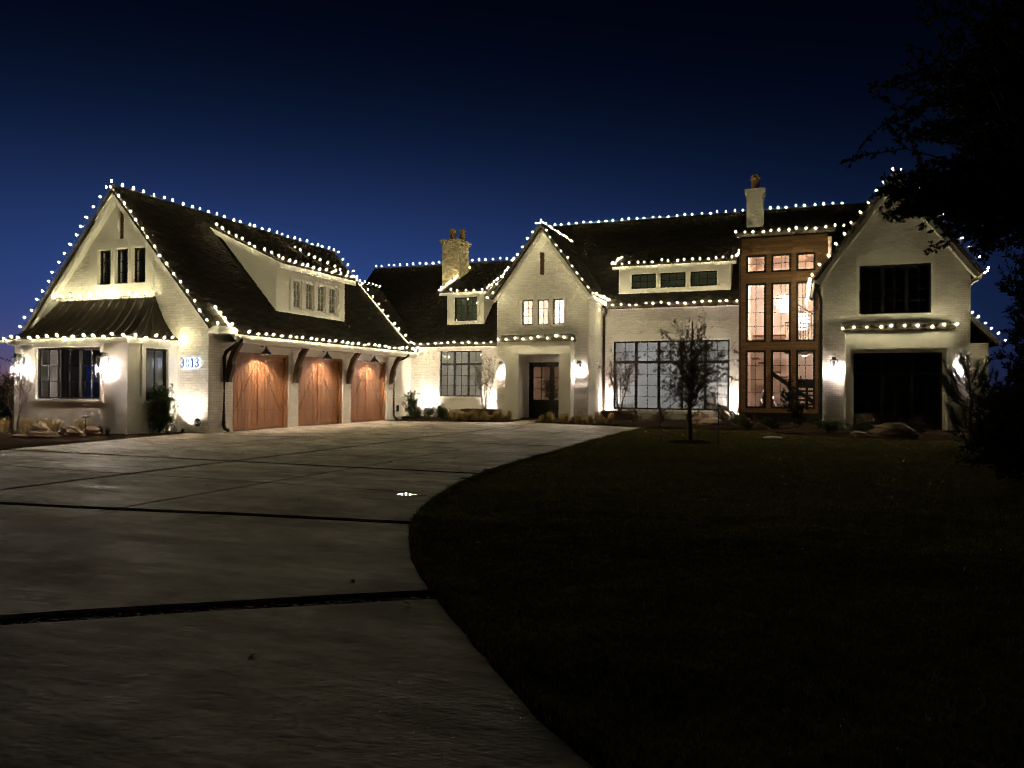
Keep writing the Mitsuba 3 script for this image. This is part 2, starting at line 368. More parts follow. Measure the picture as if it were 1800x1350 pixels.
# ------------------------------------------------------------------ ground
put('ground', tbox(-120, 120, -60, 160, -0.40, -0.12), 'mulch', kind='structure')
labels['ground'] = {'kind': 'structure', 'label': 'dark earth under and around the house plot'}
edge = [(-4.92, 26.0), (-4.95, 20.3), (-4.90, 16.7), (-4.84, 13.7), (-4.74, 11.4), (-4.47, 9.5), (-4.14, 8.17), (-3.86, 7.27), (-3.56, 6.54), (-3.28, 6.0), (-2.89, 5.31), (-2.57, 4.84), (-2.28, 4.46), (-1.99, 4.09), (-1.58, 3.60), (-1.18, 3.12), (-0.92, 2.83), (-0.63, 2.55), (-0.1, 2.1), (1.2, 1.1), (3.0, 0.0), (6.0, -1.2)]
def smooth_line(pts, n=4):
    pts = np.array(pts, float)
    for _ in range(n - 2):
        q = np.empty((2 * len(pts), 2)); q[0::2] = 0.75 * pts + 0.25 * np.roll(pts, -1, 0); q[1::2] = 0.25 * pts + 0.75 * np.roll(pts, -1, 0)
        pts = np.vstack([pts[:1], q[:-2], pts[-1:]])
    return [tuple(x) for x in pts]
edge_s = smooth_line(edge)
drive = Polygon(edge_s + [(6, -6), (-15.2, -6), (-15.25, 10.3), (-15.62, 10.95), (-16.0, 13.9), (-16.42, 16.4), (-16.45, 16.99), (-15.945, 16.99), (-15.945, 28.45), (-15.15, 26.72), (-13.7, 26.95), (-11.4, 27.5), (-10.75, 27.95),
                          (-10.95, 30.0), (-9.9, 30.0), (-9.75, 28.0), (-8.0, 27.25), (-6.1, 26.7)])
drive = drive.difference(Polygon([(-15.945, 26.71), (-15.1, 26.71), (-13.0, 30), (-15.945, 30)]))
cuts_gravel = [LineString([(-20, -7.6), (-4.26, 2.94), (-3.51, 3.47), (-2.68, 4.03), (-2.0, 4.47)]).buffer(0.105, cap_style=2), LineString([(-18, 4.6), (-8.45, 5.86), (-6.97, 6.06), (-5.63, 6.29), (-3.2, 6.62)]).buffer(0.075, cap_style=2),
               LineString([(-9.6, 4.0), (-9.62, 8), (-9.5, 14), (-9.45, 20), (-9.35, 28.3)]).buffer(0.065, cap_style=2), LineString([(-16, 10.8), (-4.0, 10.8)]).buffer(0.06, cap_style=2)]
cuts_fine = [LineString([(-16, 8.68), (-3, 8.5)]).buffer(0.018), LineString([(-16.4, 16.75), (-4, 16.7)]).buffer(0.05), LineString([(-7.0, 5.9), (-6.95, 10), (-6.75, 27.5)]).buffer(0.02), LineString([(-15.9, 22.1), (-4.0, 22.1)]).buffer(0.045),
             LineString([(-12.6, 6.0), (-12.6, 27.5)]).buffer(0.012), LineString([(-11.2, 28.25), (-9, 28.25)]).buffer(0.02)]
rng = np.random.default_rng(3)
def rough_edges(g):
    out = []
    for q in getattr(g, 'geoms', [g]):
        if q.area < 0.05: continue
        q = q.segmentize(0.35)
        c = np.array(q.exterior.coords)[:-1]
        c = c + rng.normal(0, 0.0045, c.shape)
        out.append(Polygon(c).buffer(0))
    return out
slabs = drive.difference(shapely.union_all(cuts_gravel + cuts_fine))
dk = thing('driveway', 'wide pale concrete driveway of large slabs with dark gravel joints', None, kind='structure'); labels[dk] = {'label': labels[dk]['label'], 'kind': 'structure'}
for i, g in enumerate(rough_edges(slabs)):
    zz = 0.0 + rng.normal(0, 0.0015)
    top = g.buffer(-0.008)
    m = [FZ(0).poly(g, -0.11, zz - 0.008)]
    if not top.is_empty: m.append(FZ(0).poly(top, zz - 0.0085, zz))
    put('slab', cat_(*m), 'concrete', dk)
gb = shapely.union_all(cuts_gravel).intersection(drive.buffer(-0.01))
put('joint_bed', FZ(0).poly(shapely.union_all(cuts_gravel + cuts_fine).buffer(0.02).intersection(drive.buffer(-0.02)), -0.115, -0.040), 'gravel', dk)
# gravel stones lying in the joints
def scatter_in(poly, n, rng):
    x0, y0, x1, y1 = poly.bounds; out = []
    shapely.prepare(poly)
    while len(out) < n:
        p = rng.uniform((x0, y0), (x1, y1), (n * 6, 2)); ok = shapely.contains_xy(poly, p[:, 0], p[:, 1]); out += list(p[ok])
    return np.array(out[:n])
ico = trimesh.creation.icosphere(0)
vis = gb.intersection(sbox(-9.8, 2.5, -1.5, 28))
pts = np.vstack([scatter_in(vis.intersection(sbox(-9.9, 2.5, -1.5, 7)), 4200, rng), scatter_in(vis, 2600, rng)])
n = len(pts); s = rng.uniform(0.006, 0.016, n); V = np.asarray(ico.vertices)[None] * (s[:, None] * rng.uniform(0.7, 1.3, (n, 3)))[:, None, :] * np.array([1, 1, 0.7])
an = rng.uniform(0, 6.28, n); R = np.stack([np.stack([np.cos(an), -np.sin(an)], -1), np.stack([np.sin(an), np.cos(an)], -1)], 1)
V[..., :2] = np.einsum('nij,nkj->nki', R, V[..., :2]); V += np.column_stack([pts, -0.034 + s * 0.5])[:, None, :]
put('joint_gravel', trimesh.Trimesh(V.reshape(-1, 3), (np.asarray(ico.faces)[None] + 12 * np.arange(n)[:, None, None]).reshape(-1, 3), process=False), 'gravel', dk, kind='stuff')

lawn_poly = Polygon(edge_s + [(40, -6), (60, 22), (8, 22.0), (3.3, 22.9), (1.64, 23.2), (0.45, 24.0), (-1.6, 25.65), (-3.5, 25.95)]).buffer(0)
def grid_sheet(poly, step, zf):
    x0, y0, x1, y1 = poly.bounds
    xs = np.arange(x0, x1 + step, step); ys = np.arange(y0, y1 + step, step)
    X, Y = np.meshgrid(xs, ys, indexing='ij'); v = np.stack([X, Y, np.zeros_like(X)], -1).reshape(-1, 3)
    i, j = np.meshgrid(np.arange(len(xs) - 1), np.arange(len(ys) - 1), indexing='ij'); a = (i * len(ys) + j).ravel(); q = np.stack([a, a + len(ys), a + len(ys) + 1, a + 1], -1)
    cx = v[q].mean(1); shapely.prepare(poly); ok = shapely.contains_xy(poly, cx[:, 0], cx[:, 1]); q = q[ok]
    v[:, 2] = zf(v[:, 0], v[:, 1])
    m = trimesh.Trimesh(v, np.vstack([q[:, [0, 1, 2]], q[:, [0, 2, 3]]]), process=False); m.remove_unreferenced_vertices(); return m
def lawn_z(x, y):
    p = np.stack([x * 0.5, y * 0.5, x * 0], -1); q = np.stack([x * 2.2, y * 2.2, x * 0], -1); return -0.012 + 0.06 * (meshkit.fbm(p, 3, 5) - 0.5) + 0.035 * (meshkit.fbm(q, 2, 8) - 0.5)
near = lawn_poly.intersection(sbox(-6, -2, 14, 27))
lawn_m = cat_(FZ(0).poly(lawn_poly, -0.11, -0.045), grid_sheet(near.buffer(-0.04), 0.12, lawn_z))
k = put('lawn', lawn_m, 'lawn', smooth=False); tag(k, 'dark mown lawn right of the driveway', kind='structure')
# grass blades: dense along the edges and near the camera
def blades(poly, n, rng, h=(0.02, 0.05), w=0.006):
    p = scatter_in(poly, n, rng); n = len(p); a = rng.uniform(0, 6.28, n); hh = rng.uniform(*h, n); ww = rng.uniform(0.7, 1.3, n) * w
    z = lawn_z(p[:, 0], p[:, 1]) - 0.006
    dx, dy = np.cos(a), np.sin(a); lean = rng.uniform(-0.7, 0.7, (n, 2)) * hh[:, None]
    v = np.empty((n, 3, 3)); v[:, 0] = np.column_stack([p[:, 0] - dx * ww, p[:, 1] - dy * ww, z]); v[:, 1] = np.column_stack([p[:, 0] + dx * ww, p[:, 1] + dy * ww, z])
    v[:, 2] = np.column_stack([p + lean, z + hh]); return trimesh.Trimesh(v.reshape(-1, 3), np.arange(3 * n).reshape(-1, 3), process=False)
bl = [blades(near.intersection(sbox(-6, 1, 3, 7)), 60000, rng), blades(near.intersection(sbox(-6, 6, 6, 14)), 70000, rng, (0.025, 0.055), 0.008), blades(near.intersection(sbox(-6, 14, 8, 26.5)), 90000, rng, (0.025, 0.06), 0.011),
      blades(near.intersection(LineString(edge_s).buffer(0.10)), 16000, rng, (0.03, 0.075), 0.005)]
k = put('lawn_grass', cat_(*bl), 'blade'); tag(k, 'short dormant grass blades covering the lawn', 'grass', kind='stuff')

bed_poly = sbox(-34, 9, 14, 34).difference(drive.buffer(0.004)).difference(lawn_poly.buffer(-0.02)).difference(sbox(-24, 17.2, -15.95, 40)).difference(sbox(-34, -6, -15.0, 9))
def bed_z(x, y):
    p = np.stack([x * 1.1, y * 1.1, x * 0], -1); q = np.stack([x * 9, y * 9, x * 0], -1)
    return -0.06 + 0.10 * meshkit.fbm(p, 2, 9) + 0.05 * meshkit.fbm(q, 2, 4)
k = put('planting_bed', cat_(grid_sheet(bed_poly, 0.15, bed_z)), 'mulch'); tag(k, 'dark mulch planting beds along the front of the house', kind='structure')

# ------------------------------------------------------------------ garage wing
XG = -15.95; YG = 17.0
Fg, Fs = FY(YG), FX(XG)
PK, PZ = -19.54, 7.50
# gable wall
gp = Polygon([(-23.2, 0), (XG, 0), (XG, 3.05), (PK, 7.28), (-23.2, 3.05)])
wins = [(-20.40, -19.83), (-19.67, -19.12), (-18.97, -18.41)]
holes = shapely.union_all([rect(a, 4.53, b, 5.62) for a, b in wins] + [rect(-21.4, 0.06, -17.35, 2.5), rect(-19.53, 5.92, -19.30, 6.90)])
panel = Polygon([(-20.75, 4.25), (-18.1, 4.25), (-18.12, 5.95), (-18.7, 6.05), (-19.54, 7.1), (-20.4, 6.05), (-20.73, 5.95)])
bay_zone = rect(-21.7, 0, -17.02, 2.62)
gwall = wall(Fg, gp.difference(holes), brick=gp.difference(holes).difference(panel).difference(bay_zone).difference(rect(-22.1, 2.5, -17.0, 3.0)), name='gable_wall')
put('gable_panel', Fg.poly(panel.difference(holes), 0.0, 0.022), 'plaster', house)
for a, b in wins:
    put('window_lintel', Fg.box(a - 0.03, b + 0.03, 5.66, 5.86, 0.02, 0.045), 'trim', house)
    window(Fg, a, b, 4.53, 5.62, 1, 2, 3, fw=0.045, mun=0.018)
put('gable_slot', Fg.box(-19.53, -19.30, 5.92, 6.90, -0.12, -0.06), 'timber', house)
room(Fg, -20.6, -18.3, 4.3, 5.72, 2.5)
# rake boards
def rake(F, a0, b0, a1, b1, c0, c1, w=0.26, mat='trim', name='rake_board'):
    d = np.array([a1 - a0, b1 - b0]); L = np.hypot(*d); d /= L; nrm = np.array([d[1], -d[0]])
    if nrm[1] > 0: nrm = -nrm
    q = [np.array([a0, b0]), np.array([a1, b1])]
    return put(name, cat_(F.poly(Polygon([q[0], q[1], q[1] + nrm * w, q[0] + nrm * w]), c0, c1), F.poly(Polygon([q[0] + nrm * w * 0.02, q[1] + nrm * w * 0.02, q[1] + nrm * w * 0.36, q[0] + nrm * w * 0.36]), c1 + 0.002, c1 + 0.045)), mat, house)
rake(Fg, PK, PZ - 0.05, -15.66, 3.155, 0.0, 0.19)
rake(Fg, PK, PZ - 0.05, -23.45, 3.12, 0.0, 0.19)
# wing roof: right slope with a kick at the foot, left slope with a flared foot
yA, yB = 16.76, 28.55
kx, kz = -16.30, 3.87
roof([(kx, 17.5, kz), (kx, yB, kz), (PK, yB, PZ), (PK, 17.5, PZ)], 'garage_roof')
roof([(-15.30, 17.5, 2.93), (-15.30, yB, 2.93), (kx, yB, kz), (kx, 17.5, kz)], 'garage_roof')
roof([(-15.64, yA, 3.13), (-15.64, 17.5, 3.13), (PK, 17.5, PZ), (PK, yA, PZ)], 'garage_roof')
roof([(-22.6, yB, 4.07), (-22.6, 17.5, 4.07), (PK, 17.5, PZ), (PK, yB, PZ)], 'garage_roof')
roof([(-24.4, yB, 3.05), (-24.4, 17.5, 3.05), (-22.6, 17.5, 4.07), (-22.6, yB, 4.07)], 'garage_roof')
roof([(-23.45, 17.5, 3.12), (-23.45, yA, 3.12), (PK, yA, PZ), (PK, 17.5, PZ)], 'garage_roof')
put('ridge_cap', tube([(PK, yA, PZ + 0.01), (PK, yB, PZ + 0.01)], 0.055, 6), 'roof', house)
put('flare_board', FY(17.5).poly(Polygon([(-24.4, 2.9), (-22.9, 2.9), (-22.6, 3.95), (-22.62, 4.04), (-24.4, 3.03)]), 0.0, 0.12), 'trim', house)
put('eave_board', FX(-15.32).box(17.55, yB - 0.05, 2.70, 2.86, -0.03, 0.02), 'trim', house)
put('eave_soffit', FZ(2.69).box(-15.95, -15.35, 17.55, yB - 0.05, -0.01, 0.01), 'trim', house)
put('gutter', cat_(FX(-15.30).box(17.5, yB, 2.80, 2.90, 0.0, 0.10)), 'trim', house)
put('rake_board', Fr((0, 17.5, 0), (1, 0, 0), (0, 0, 1)).poly(Polygon([(-15.30, 2.92), (-16.30, 3.86), (-16.30, 3.60), (-15.30, 2.68)]), 0.0, 0.06), 'trim', house)
put('eave_return', cat_(Fg.box(-15.95, -15.42, 2.92, 3.12, -0.5, 0.18)), 'trim', house)
# side wall with three door openings
doors = [(18.0, 20.67), (21.2, 23.88), (24.43, 27.1)]
DH = 2.44
sp = rect(17.0, 0, 28.43, 2.95)
dh = shapely.union_all([rect(a, -0.01, b, DH) for a, b in doors])
lint = shapely.union_all([rect(a - 0.02, DH, b + 0.02, DH + 0.24) for a, b in doors])
garage_wall = wall(Fs, sp.difference(dh), brick=sp.difference(dh).difference(lint).difference(rect(27.2, 0, 28.43, 2.95)), name='garage_wall')
for a, b in ((17.02, 18.0), (20.67, 21.2), (23.88, 24.43), (27.1, 28.42)): put('plinth', Fs.box(a, b, 0.0, 0.13, 0.0, 0.018), 'brickpaint', house)
for a, b in doors:
    put('door_lintel', Fs.box(a - 0.02, b + 0.02, DH + 0.002, DH + 0.23, 0.0, 0.022), 'trim', house)
    jw = 0.09
    kd = put('garage_door', cat_(Fs.box(a + jw, b - jw, 0.0, DH - jw, -0.225, -0.185)), 'door_wood', house)
    put('jamb', cat_(Fs.box(a, a + jw, 0, DH, -0.24, -0.03), Fs.box(b - jw, b, 0, DH, -0.24, -0.03), Fs.box(a + jw, b - jw, DH - jw, DH, -0.24, -0.03)), 'door_wood', kd)
    w = b - a - 2 * jw; nb = 16; bw = w / nb
    for i in range(nb):
        x0 = a + jw + i * bw
        mid = (i in (nb // 2 - 1, nb // 2))
        put('board', Fs.mesh(bevel_box(x0 + 0.004, x0 + bw - 0.004, 0.012, DH - jw - 0.004, -0.184, -0.160 + RNG.uniform(-0.002, 0.002), 0.006)), 'door_wood', kd)
    # raised frame: stiles, rails and the two raking braces that meet at the top
    cx = (a + b) / 2; st = 0.10
    fr = [Fs.mesh(bevel_box(x0, x1, y0, y1, -0.158, -0.132, 0.006)) for x0, x1, y0, y1 in ((a + jw, a + jw + st, 0.0, DH - jw), (b - jw - st, b - jw, 0.0, DH - jw), (a + jw + st, b - jw - st, 0.0, 0.13), (a + jw + st, b - jw - st, DH - jw - 0.13, DH - jw), (cx - 0.035, cx + 0.035, 0.13, DH - jw - 0.13))]
    for s in fr: put('rail', s, 'door_wood', kd)
    for sg in (-1, 1):
        p0, p1 = np.array([cx + sg * (w / 2 - st - 0.02), 0.55]), np.array([cx + sg * 0.06, DH - jw - 0.14])
        d = (p1 - p0) / np.linalg.norm(p1 - p0); q = np.array([-d[1], d[0]]) * 0.011
        put('brace', Fs.poly(Polygon([p0 + q, p0 - q, p1 - q, p1 + q]), -0.158, -0.150), 'timber', kd)
    for hz in (0.62, 1.24, 1.80):
        put('section_joint', Fs.box(a + jw + st, b - jw - st, hz - 0.004, hz + 0.004, -0.165, -0.157), 'timber', kd)
put('back_wall', cat_(Fs.box(17.0, 28.43, 0, 3.2, -6.9, -6.65), FY(28.43).box(-22.6, -15.95, 0, 3.2, -0.0, 0.25)), 'plaster', house)
wall(FY(28.43 + 0.25).__class__((0, 28.43, 0), (-1, 0, 0), (0, 0, 1)), Polygon([(15.96, 0), (23.2, 0), (23.2, 3.05), (19.54, 7.25), (15.96, 3.05)]), name='rear_gable_wall')
rake(Fr((0, 28.45, 0), (-1, 0, 0), (0, 0, 1)), 19.54, PZ - 0.04, 15.40, 3.0, 0.0, 0.1)
# timber brackets under the deep eave
def bracket(y):
    prof = [(0.03, 1.50), (0.17, 1.50), (0.19, 1.66), (0.26, 1.86), (0.30, 2.02), (0.26, 2.10), (0.30, 2.22), (0.44, 2.46), (0.60, 2.66), (0.42, 2.70), (0.26, 2.50), (0.10, 2.12), (0.03, 1.80)]
    F = Fr((XG, y - 0.07, 0), (1, 0, 0), (0, 0, 1))
    k = put('bracket', F.poly(Polygon(prof), -0.14, 0.0), 'timber', house)
for y in (17.72, 20.93, 24.15, 27.36): bracket(y)
# downspouts with a swept offset at the top
def downspout(pts, r=0.045):
    put('downspout', tube(pts, r, 8), 'dark_bronze', house)
downspout([(-15.25, 17.60, 2.86), (-15.25, 17.60, 2.74), (-15.50, 17.58, 2.60), (-15.80, 17.56, 2.42), (-15.88, 17.56, 2.25), (-15.88, 17.56, 0.22), (-15.84, 17.56, 0.10), (-15.70, 17.56, 0.05)], 0.055)
downspout([(-15.25, 27.75, 2.86), (-15.25, 27.75, 2.74), (-15.50, 27.70, 2.60), (-15.80, 27.65, 2.50), (-15.88, 27.62, 2.35), (-15.88, 27.62, 0.22), (-15.84, 27.62, 0.10), (-15.70, 27.62, 0.05)], 0.05)
put('utility_box', FX(XG).mesh(bevel_box(27.95, 28.08, 0.35, 0.62, 0.0, 0.07, 0.01)), 'iron', house)
# shed dormer above the garage
DX = -16.35
Fd = FX(DX)
dw = [(21.42, 21.90), (22.14, 22.62), (22.85, 23.33), (23.56, 24.04)]
dp = rect(20.5, 3.80, 24.58, 5.48)
wall(Fd, dp.difference(shapely.union_all([rect(a, 4.14, b, 5.16) for a, b in dw])), 0.2, 'plaster', name='dormer_wall')
for a, b in dw: window(Fd, a, b, 4.14, 5.16, 1, 2, 3, fw=0.055, recess=0.05, mat='trim', mun=0.02, shade='green')
put('dormer_surround', cat_(Fd.box(21.2, 24.26, 5.16, 5.24, 0, 0.03), Fd.box(21.2, 24.26, 4.02, 4.10, 0, 0.06), Fd.box(21.2, 21.3, 4.1, 5.16, 0, 0.03), Fd.box(24.16, 24.26, 4.1, 5.16, 0, 0.03)), 'trim', house)
room(Fd, 20.8, 24.3, 3.9, 5.4, 2.4, 'grey_paint', c0=-0.21)
wall(Fr((0, 20.5, 0), (1, 0, 0), (0, 0, 1)), Polygon([(DX - 0.002, 3.80), (DX - 0.002, 5.48), (-18.95, 6.78), (-18.95, 6.74)]), 0.15, 'plaster', name='dormer_cheek')
wall(Fr((0, 24.58, 0), (-1, 0, 0), (0, 0, 1)), Polygon([(-DX + 0.002, 3.80), (18.95, 6.74), (18.95, 6.78), (-DX + 0.002, 5.48)]), 0.15, 'plaster', name='dormer_cheek')
roof([(-16.05, 20.3, 5.58), (-16.05, 24.85, 5.58), (-19.15, 24.85, 7.02), (-19.15, 20.3, 7.02)], 'dormer_roof', 0.10)
put('eave_board', cat_(FX(-16.06).box(20.3, 24.85, 5.36, 5.53, -0.03, 0.03)), 'trim', house)
for yy, sg in ((20.3, 1), (24.85, -1)):
    F = Fr((0, yy, 0), (1, 0, 0), (0, 0, 1))
    put('rake_board', F.poly(Polygon([(-16.05, 5.36), (-16.05, 5.55), (-19.1, 6.97), (-19.1, 6.80)]), -0.03, 0.03), 'trim', house)

# bay window
YB, XB = 15.22, -17.11
Fb, Fbs = FY(YB), FX(XB)
wall(Fb, rect(-21.6, 0, XB, 2.58).difference(rect(-20.67, 0.98, -18.11, 2.46)), 0.2, name='bay_wall')
wall(Fbs, rect(YB + 0.2, 0, YG - 0.002, 2.58).difference(rect(15.80, 0.98, 16.60, 2.45)), 0.2, name='bay_wall')
wall(Fr((-21.6, 0, 0), (0, -1, 0), (0, 0, 1)), rect(-YG + 0.002, 0, -YB - 0.2, 2.58), 0.2, name='bay_wall')
window(Fb, -20.67, -18.11, 0.98, 2.46, 3, 2, 3, recess=0.05, mull=0.10)
casing(Fb, -20.67, -18.11, 0.98, 2.46, w=0.10)
window(Fbs, 15.80, 16.60, 0.98, 2.45, 1, 2, 1, recess=0.04, fw=0.06)
casing(Fbs, 15.80, 16.60, 0.98, 2.45, w=0.14, t=0.045)
put('bay_cornice', cat_(tbox(-21.72, XB + 0.10, YB - 0.10, YG - 0.003, 2.56, 2.66)), 'trim', house)
# concave standing-seam roof over the bay
def bay_prof(t):  # t 0 at the wall top, 1 at the eave: (inward fraction, height)
    return (1 - t), 2.72 + 1.38 * (1 - t) ** 1.75
ex0, ex1, ey = -22.12, -16.98, YB - 0.16
tx0, tx1, ty = -21.93 + 0.0, -18.04, YG - 0.02
ts = np.linspace(0, 1, 13)
def bay_pt(s, t, side):
    z = bay_prof(t)[1]
    L = (tx0 + (ex0 - tx0) * t, ty + (ey - ty) * t); Rr = (tx1 + (ex1 - tx1) * t, ty + (ey - ty) * t)
    if side == 'front': return np.array([L[0] + (Rr[0] - L[0]) * s, L[1], z])
    if side == 'right': return np.array([Rr[0], Rr[1] + (YG - 0.02 - Rr[1]) * s, z])
    return np.array([L[0], L[1] + (YG - 0.02 - L[1]) * s, z])
def sheet(fn, ns):
    ss = np.linspace(0, 1, ns); v = np.array([[fn(s, t) for t in ts] for s in ss]).reshape(-1, 3)
    i, j = np.meshgrid(np.arange(ns - 1), np.arange(len(ts) - 1), indexing='ij'); a = (i * len(ts) + j).ravel(); q = np.stack([a, a + 1, a + len(ts) + 1, a + len(ts)], -1)
    return trimesh.Trimesh(v, np.vstack([q[:, [0, 1, 2]], q[:, [0, 2, 3]]]), process=False)
br = put('bay_roof', cat_(*[sheet(lambda s, t, sd=sd: bay_pt(s, t, sd), 8) for sd in ('front', 'right', 'left')]), 'bronze', house, smooth=20)
for s in np.linspace(0, 1, 13): put('seam', tube([bay_pt(s, t, 'front') + np.array([0, -0.01, 0.015]) for t in ts], 0.016, 5), 'dark_bronze', br)
for s in np.linspace(0, 1, 6)[1:]: put('seam', tube([bay_pt(s, t, 'right') + np.array([0.01, 0, 0.015]) for t in ts], 0.016, 5), 'dark_bronze', br)
put('bay_fascia', cat_(tbox(ex0, ex1, ey, ey + 0.04, 2.63, 2.72), tbox(ex1 - 0.04, ex1, ey + 0.04, YG - 0.01, 2.63, 2.72), tbox(ex0, ex0 + 0.04, ey + 0.04, YG - 0.01, 2.63, 2.72), tbox(ex0 + 0.04, ex1 - 0.04, ey + 0.04, YG - 0.01, 2.66, 2.69)), 'trim', house)
put('bay_roof_flashing', Fg.box(-21.95, -18.0, 4.06, 4.20, 0.0, 0.06), 'trim', house)
# office behind the bay
room(Fb, -21.4, -17.31, 0.06, 2.55, 5.0, 'grey_paint', c0=-0.21)

# connector between wing and middle
roof([(-17.0, 28.56, 3.15), (-17.0, 32.6, 3.15), (PK, 32.6, 6.36), (PK, 28.56, 6.36)], 'connector_roof')
wall(FX(-17.45), rect(28.45, 0, 32.0, 3.2), 0.2, name='connector_wall')
put('eave_board', FX(-17.0).box(28.6, 31.9, 2.94, 3.10, -0.03, 0.02), 'trim', house)

# ------------------------------------------------------------------ middle range
YM = 32.0; Fm = FY(YM); s95 = 0.95
mid_poly = rect(-17.45, 0, -12.45, 3.36)
mw = (-15.90, -13.67, 0.97, 3.15)
wall(Fm, mid_poly.difference(rect(mw[0], mw[2], mw[1], mw[3])), brick=mid_poly.difference(rect(mw[0], mw[2], mw[1], mw[3])).difference(rect(-17.45, 0, -12.45, 0.74)), name='middle_wall')
window(Fm, *mw, 3, 2, 3, rows=[(0, 0.72, 3), (0.72, 1, 1)], mull=0.10, shade=True)
put('window_sill', Fm.box(mw[0] - 0.05, mw[1] + 0.05, 0.88, 0.97, 0, 0.06), 'trim', house)
put('plinth', Fm.box(-17.4, -12.47, 0.0, 0.72, 0.0, 0.03), 'plaster', house)
room(Fm, -17.2, -12.7, 0.05, 3.3, 3.0, 'cool_white')
roof([(-22.3, 31.6, 3.50), (-12.52, 31.6, 3.50), (-12.52, 34.7, 6.445), (-10.6, 36.5, 8.155), (-22.3, 36.5, 8.155)], 'middle_roof')
roof([(-10.4, 41.4, 3.50), (-22.3, 41.4, 3.50), (-22.3, 36.5, 8.155), (-10.4, 36.5, 8.155)], 'middle_roof')
put('eave_board', FY(31.6).box(-17.4, -12.5, 3.33, 3.46, 0.0, 0.03), 'dark_bronze', house)
put('eave_soffit', FZ(3.33).box(-17.4, -12.5, 31.6, 32.0, -0.01, 0.01), 'trim', house)
wall(Fr((-22.2, 0, 0), (0, -1, 0), (0, 0, 1)), Polygon([(-41, 3.3), (-32, 3.3), (-36.5, 8.0)]), 0.2, name='middle_gable')
# small dormer
Ym = 32.6; Fmd = FY(Ym)
dpm = rect(-15.80, 4.40, -13.84, 5.98)
wall(Fmd, dpm.difference(rect(-15.41, 4.63, -14.19, 5.79)), 0.2, name='dormer_wall')
window(Fmd, -15.41, -14.19, 4.63, 5.79, 2, 2, 3, recess=0.06, mull=0.07, shade='green')
casing(Fmd, -15.41, -14.19, 4.63, 5.79, 0.10)
room(Fmd, -15.7, -13.9, 4.45, 5.9, 1.2, 'grey_paint', c0=-0.21)
wall(FX(-13.84), Polygon([(Ym + 0.002, 4.42), (35.9, 7.60), (35.9, 7.66), (Ym + 0.002, 5.98)]), 0.15, name='dormer_cheek')
roof([(-16.08, 32.3, 6.02), (-13.60, 32.3, 6.02), (-13.60, 36.1, 7.74), (-16.08, 36.1, 7.74)], 'dormer_roof', 0.08)
put('eave_board', cat_(FY(32.3).box(-16.08, -13.60, 5.86, 5.99, -0.03, 0.03), FX(-13.60).poly(Polygon([(32.33, 5.86), (36.05, 7.56), (36.05, 7.70), (32.33, 5.98)]), -0.03, 0.03)), 'trim', house)
# rubble chimney with a stepped cap and two clay pots
cx0, cx1, cy0, cy1 = -16.98, -16.02, 34.4, 35.6
ck = put('chimney', tbox(cx0, cx1, cy0, cy1, 5.9, 8.85), 'stone', house)
def stones(F, a0, a1, b0, b1, parent, h=(0.11, 0.22), w=(0.16, 0.46)):
    z = b0
    while z < b1 - 0.03:
        hh = min(RNG.uniform(*h), b1 - z); x = a0
        while x < a1 - 0.02:
            ww = min(RNG.uniform(*w), a1 - x)
            if a1 - x - ww < 0.10: ww = a1 - x
            m = bevel_box(x + 0.006, x + ww - 0.006, z + 0.006, z + hh - 0.006, -0.004, 0.028 + RNG.uniform(-0.02, 0.02), 0.014)
            put('stone', F.mesh(m), 'stone', parent); x += ww
        z += hh
stones(FY(cy0), cx0, cx1, 6.3, 8.83, ck); stones(FX(cx1), cy0, cy1, 6.6, 8.83, ck)
put('chimney_cap', cat_(tbox(cx0 - 0.06, cx1 + 0.06, cy0 - 0.06, cy1 + 0.06, 8.852, 8.92), tbox(cx0 - 0.11, cx1 + 0.11, cy0 - 0.11, cy1 + 0.11, 8.922, 9.03), tbox(cx0 - 0.02, cx1 + 0.02, cy0 - 0.02, cy1 + 0.02, 9.032, 9.08)), 'stone', ck)
pot = lathe([(0.0, 0.0), (0.17, 0.0), (0.165, 0.06), (0.135, 0.10), (0.15, 0.34), (0.165, 0.50), (0.19, 0.52), (0.19, 0.60), (0.13, 0.60), (0.12, 0.40), (0.0, 0.38)], 18)
for dx, dy in ((-0.20, -0.1), (0.20, 0.25)): put('chimney_pot', at(pot, -16.42 + dx, 35.0 + dy, 9.08), 'clay', ck, smooth=40)

# ------------------------------------------------------------------ entry gable
YE = 31.0; Fe = FY(YE); EL, ER, EX = -12.51, -8.24, -10.38; EZ = 8.52
ep = Polygon([(EL, 0), (ER, 0), (ER, 5.66), (EX, EZ - 0.10), (EL, 5.66)])
ew = [(-11.33, -10.79), (-10.60, -10.06), (-9.87, -9.33)]
eh = shapely.union_all([rect(a, 4.20, b, 5.33) for a, b in ew] + [rect(-10.49, 6.42, -10.27, 7.42), rect(-11.5, 0, -9.25, 2.97)])
portal_zone = rect(-12.13, 0, -9.02, 3.85)
wall(Fe, ep.difference(eh), brick=ep.difference(eh).difference(portal_zone), name='entry_wall')
for a, b in ew:
    window(Fe, a, b, 4.20, 5.33, 1, 2, 3, recess=0.08, fw=0.05, mun=0.02)
    put('window_lintel', Fe.box(a - 0.02, b + 0.02, 5.36, 5.58, 0.0, 0.03), 'trim', house)
put('gable_slot', Fe.box(-10.49, -10.27, 6.42, 7.42, -0.12, -0.06), 'timber', house)
room(Fe, -12.0, -8.7, 3.9, 6.1, 3.0, 'ceiling_white')
wall(FX(ER), rect(YE + 0.25, 0, 33.4, 5.60), 0.25, 'plaster', brick=rect(YE + 0.01, 0, 33.4, 5.60), name='entry_return_wall')
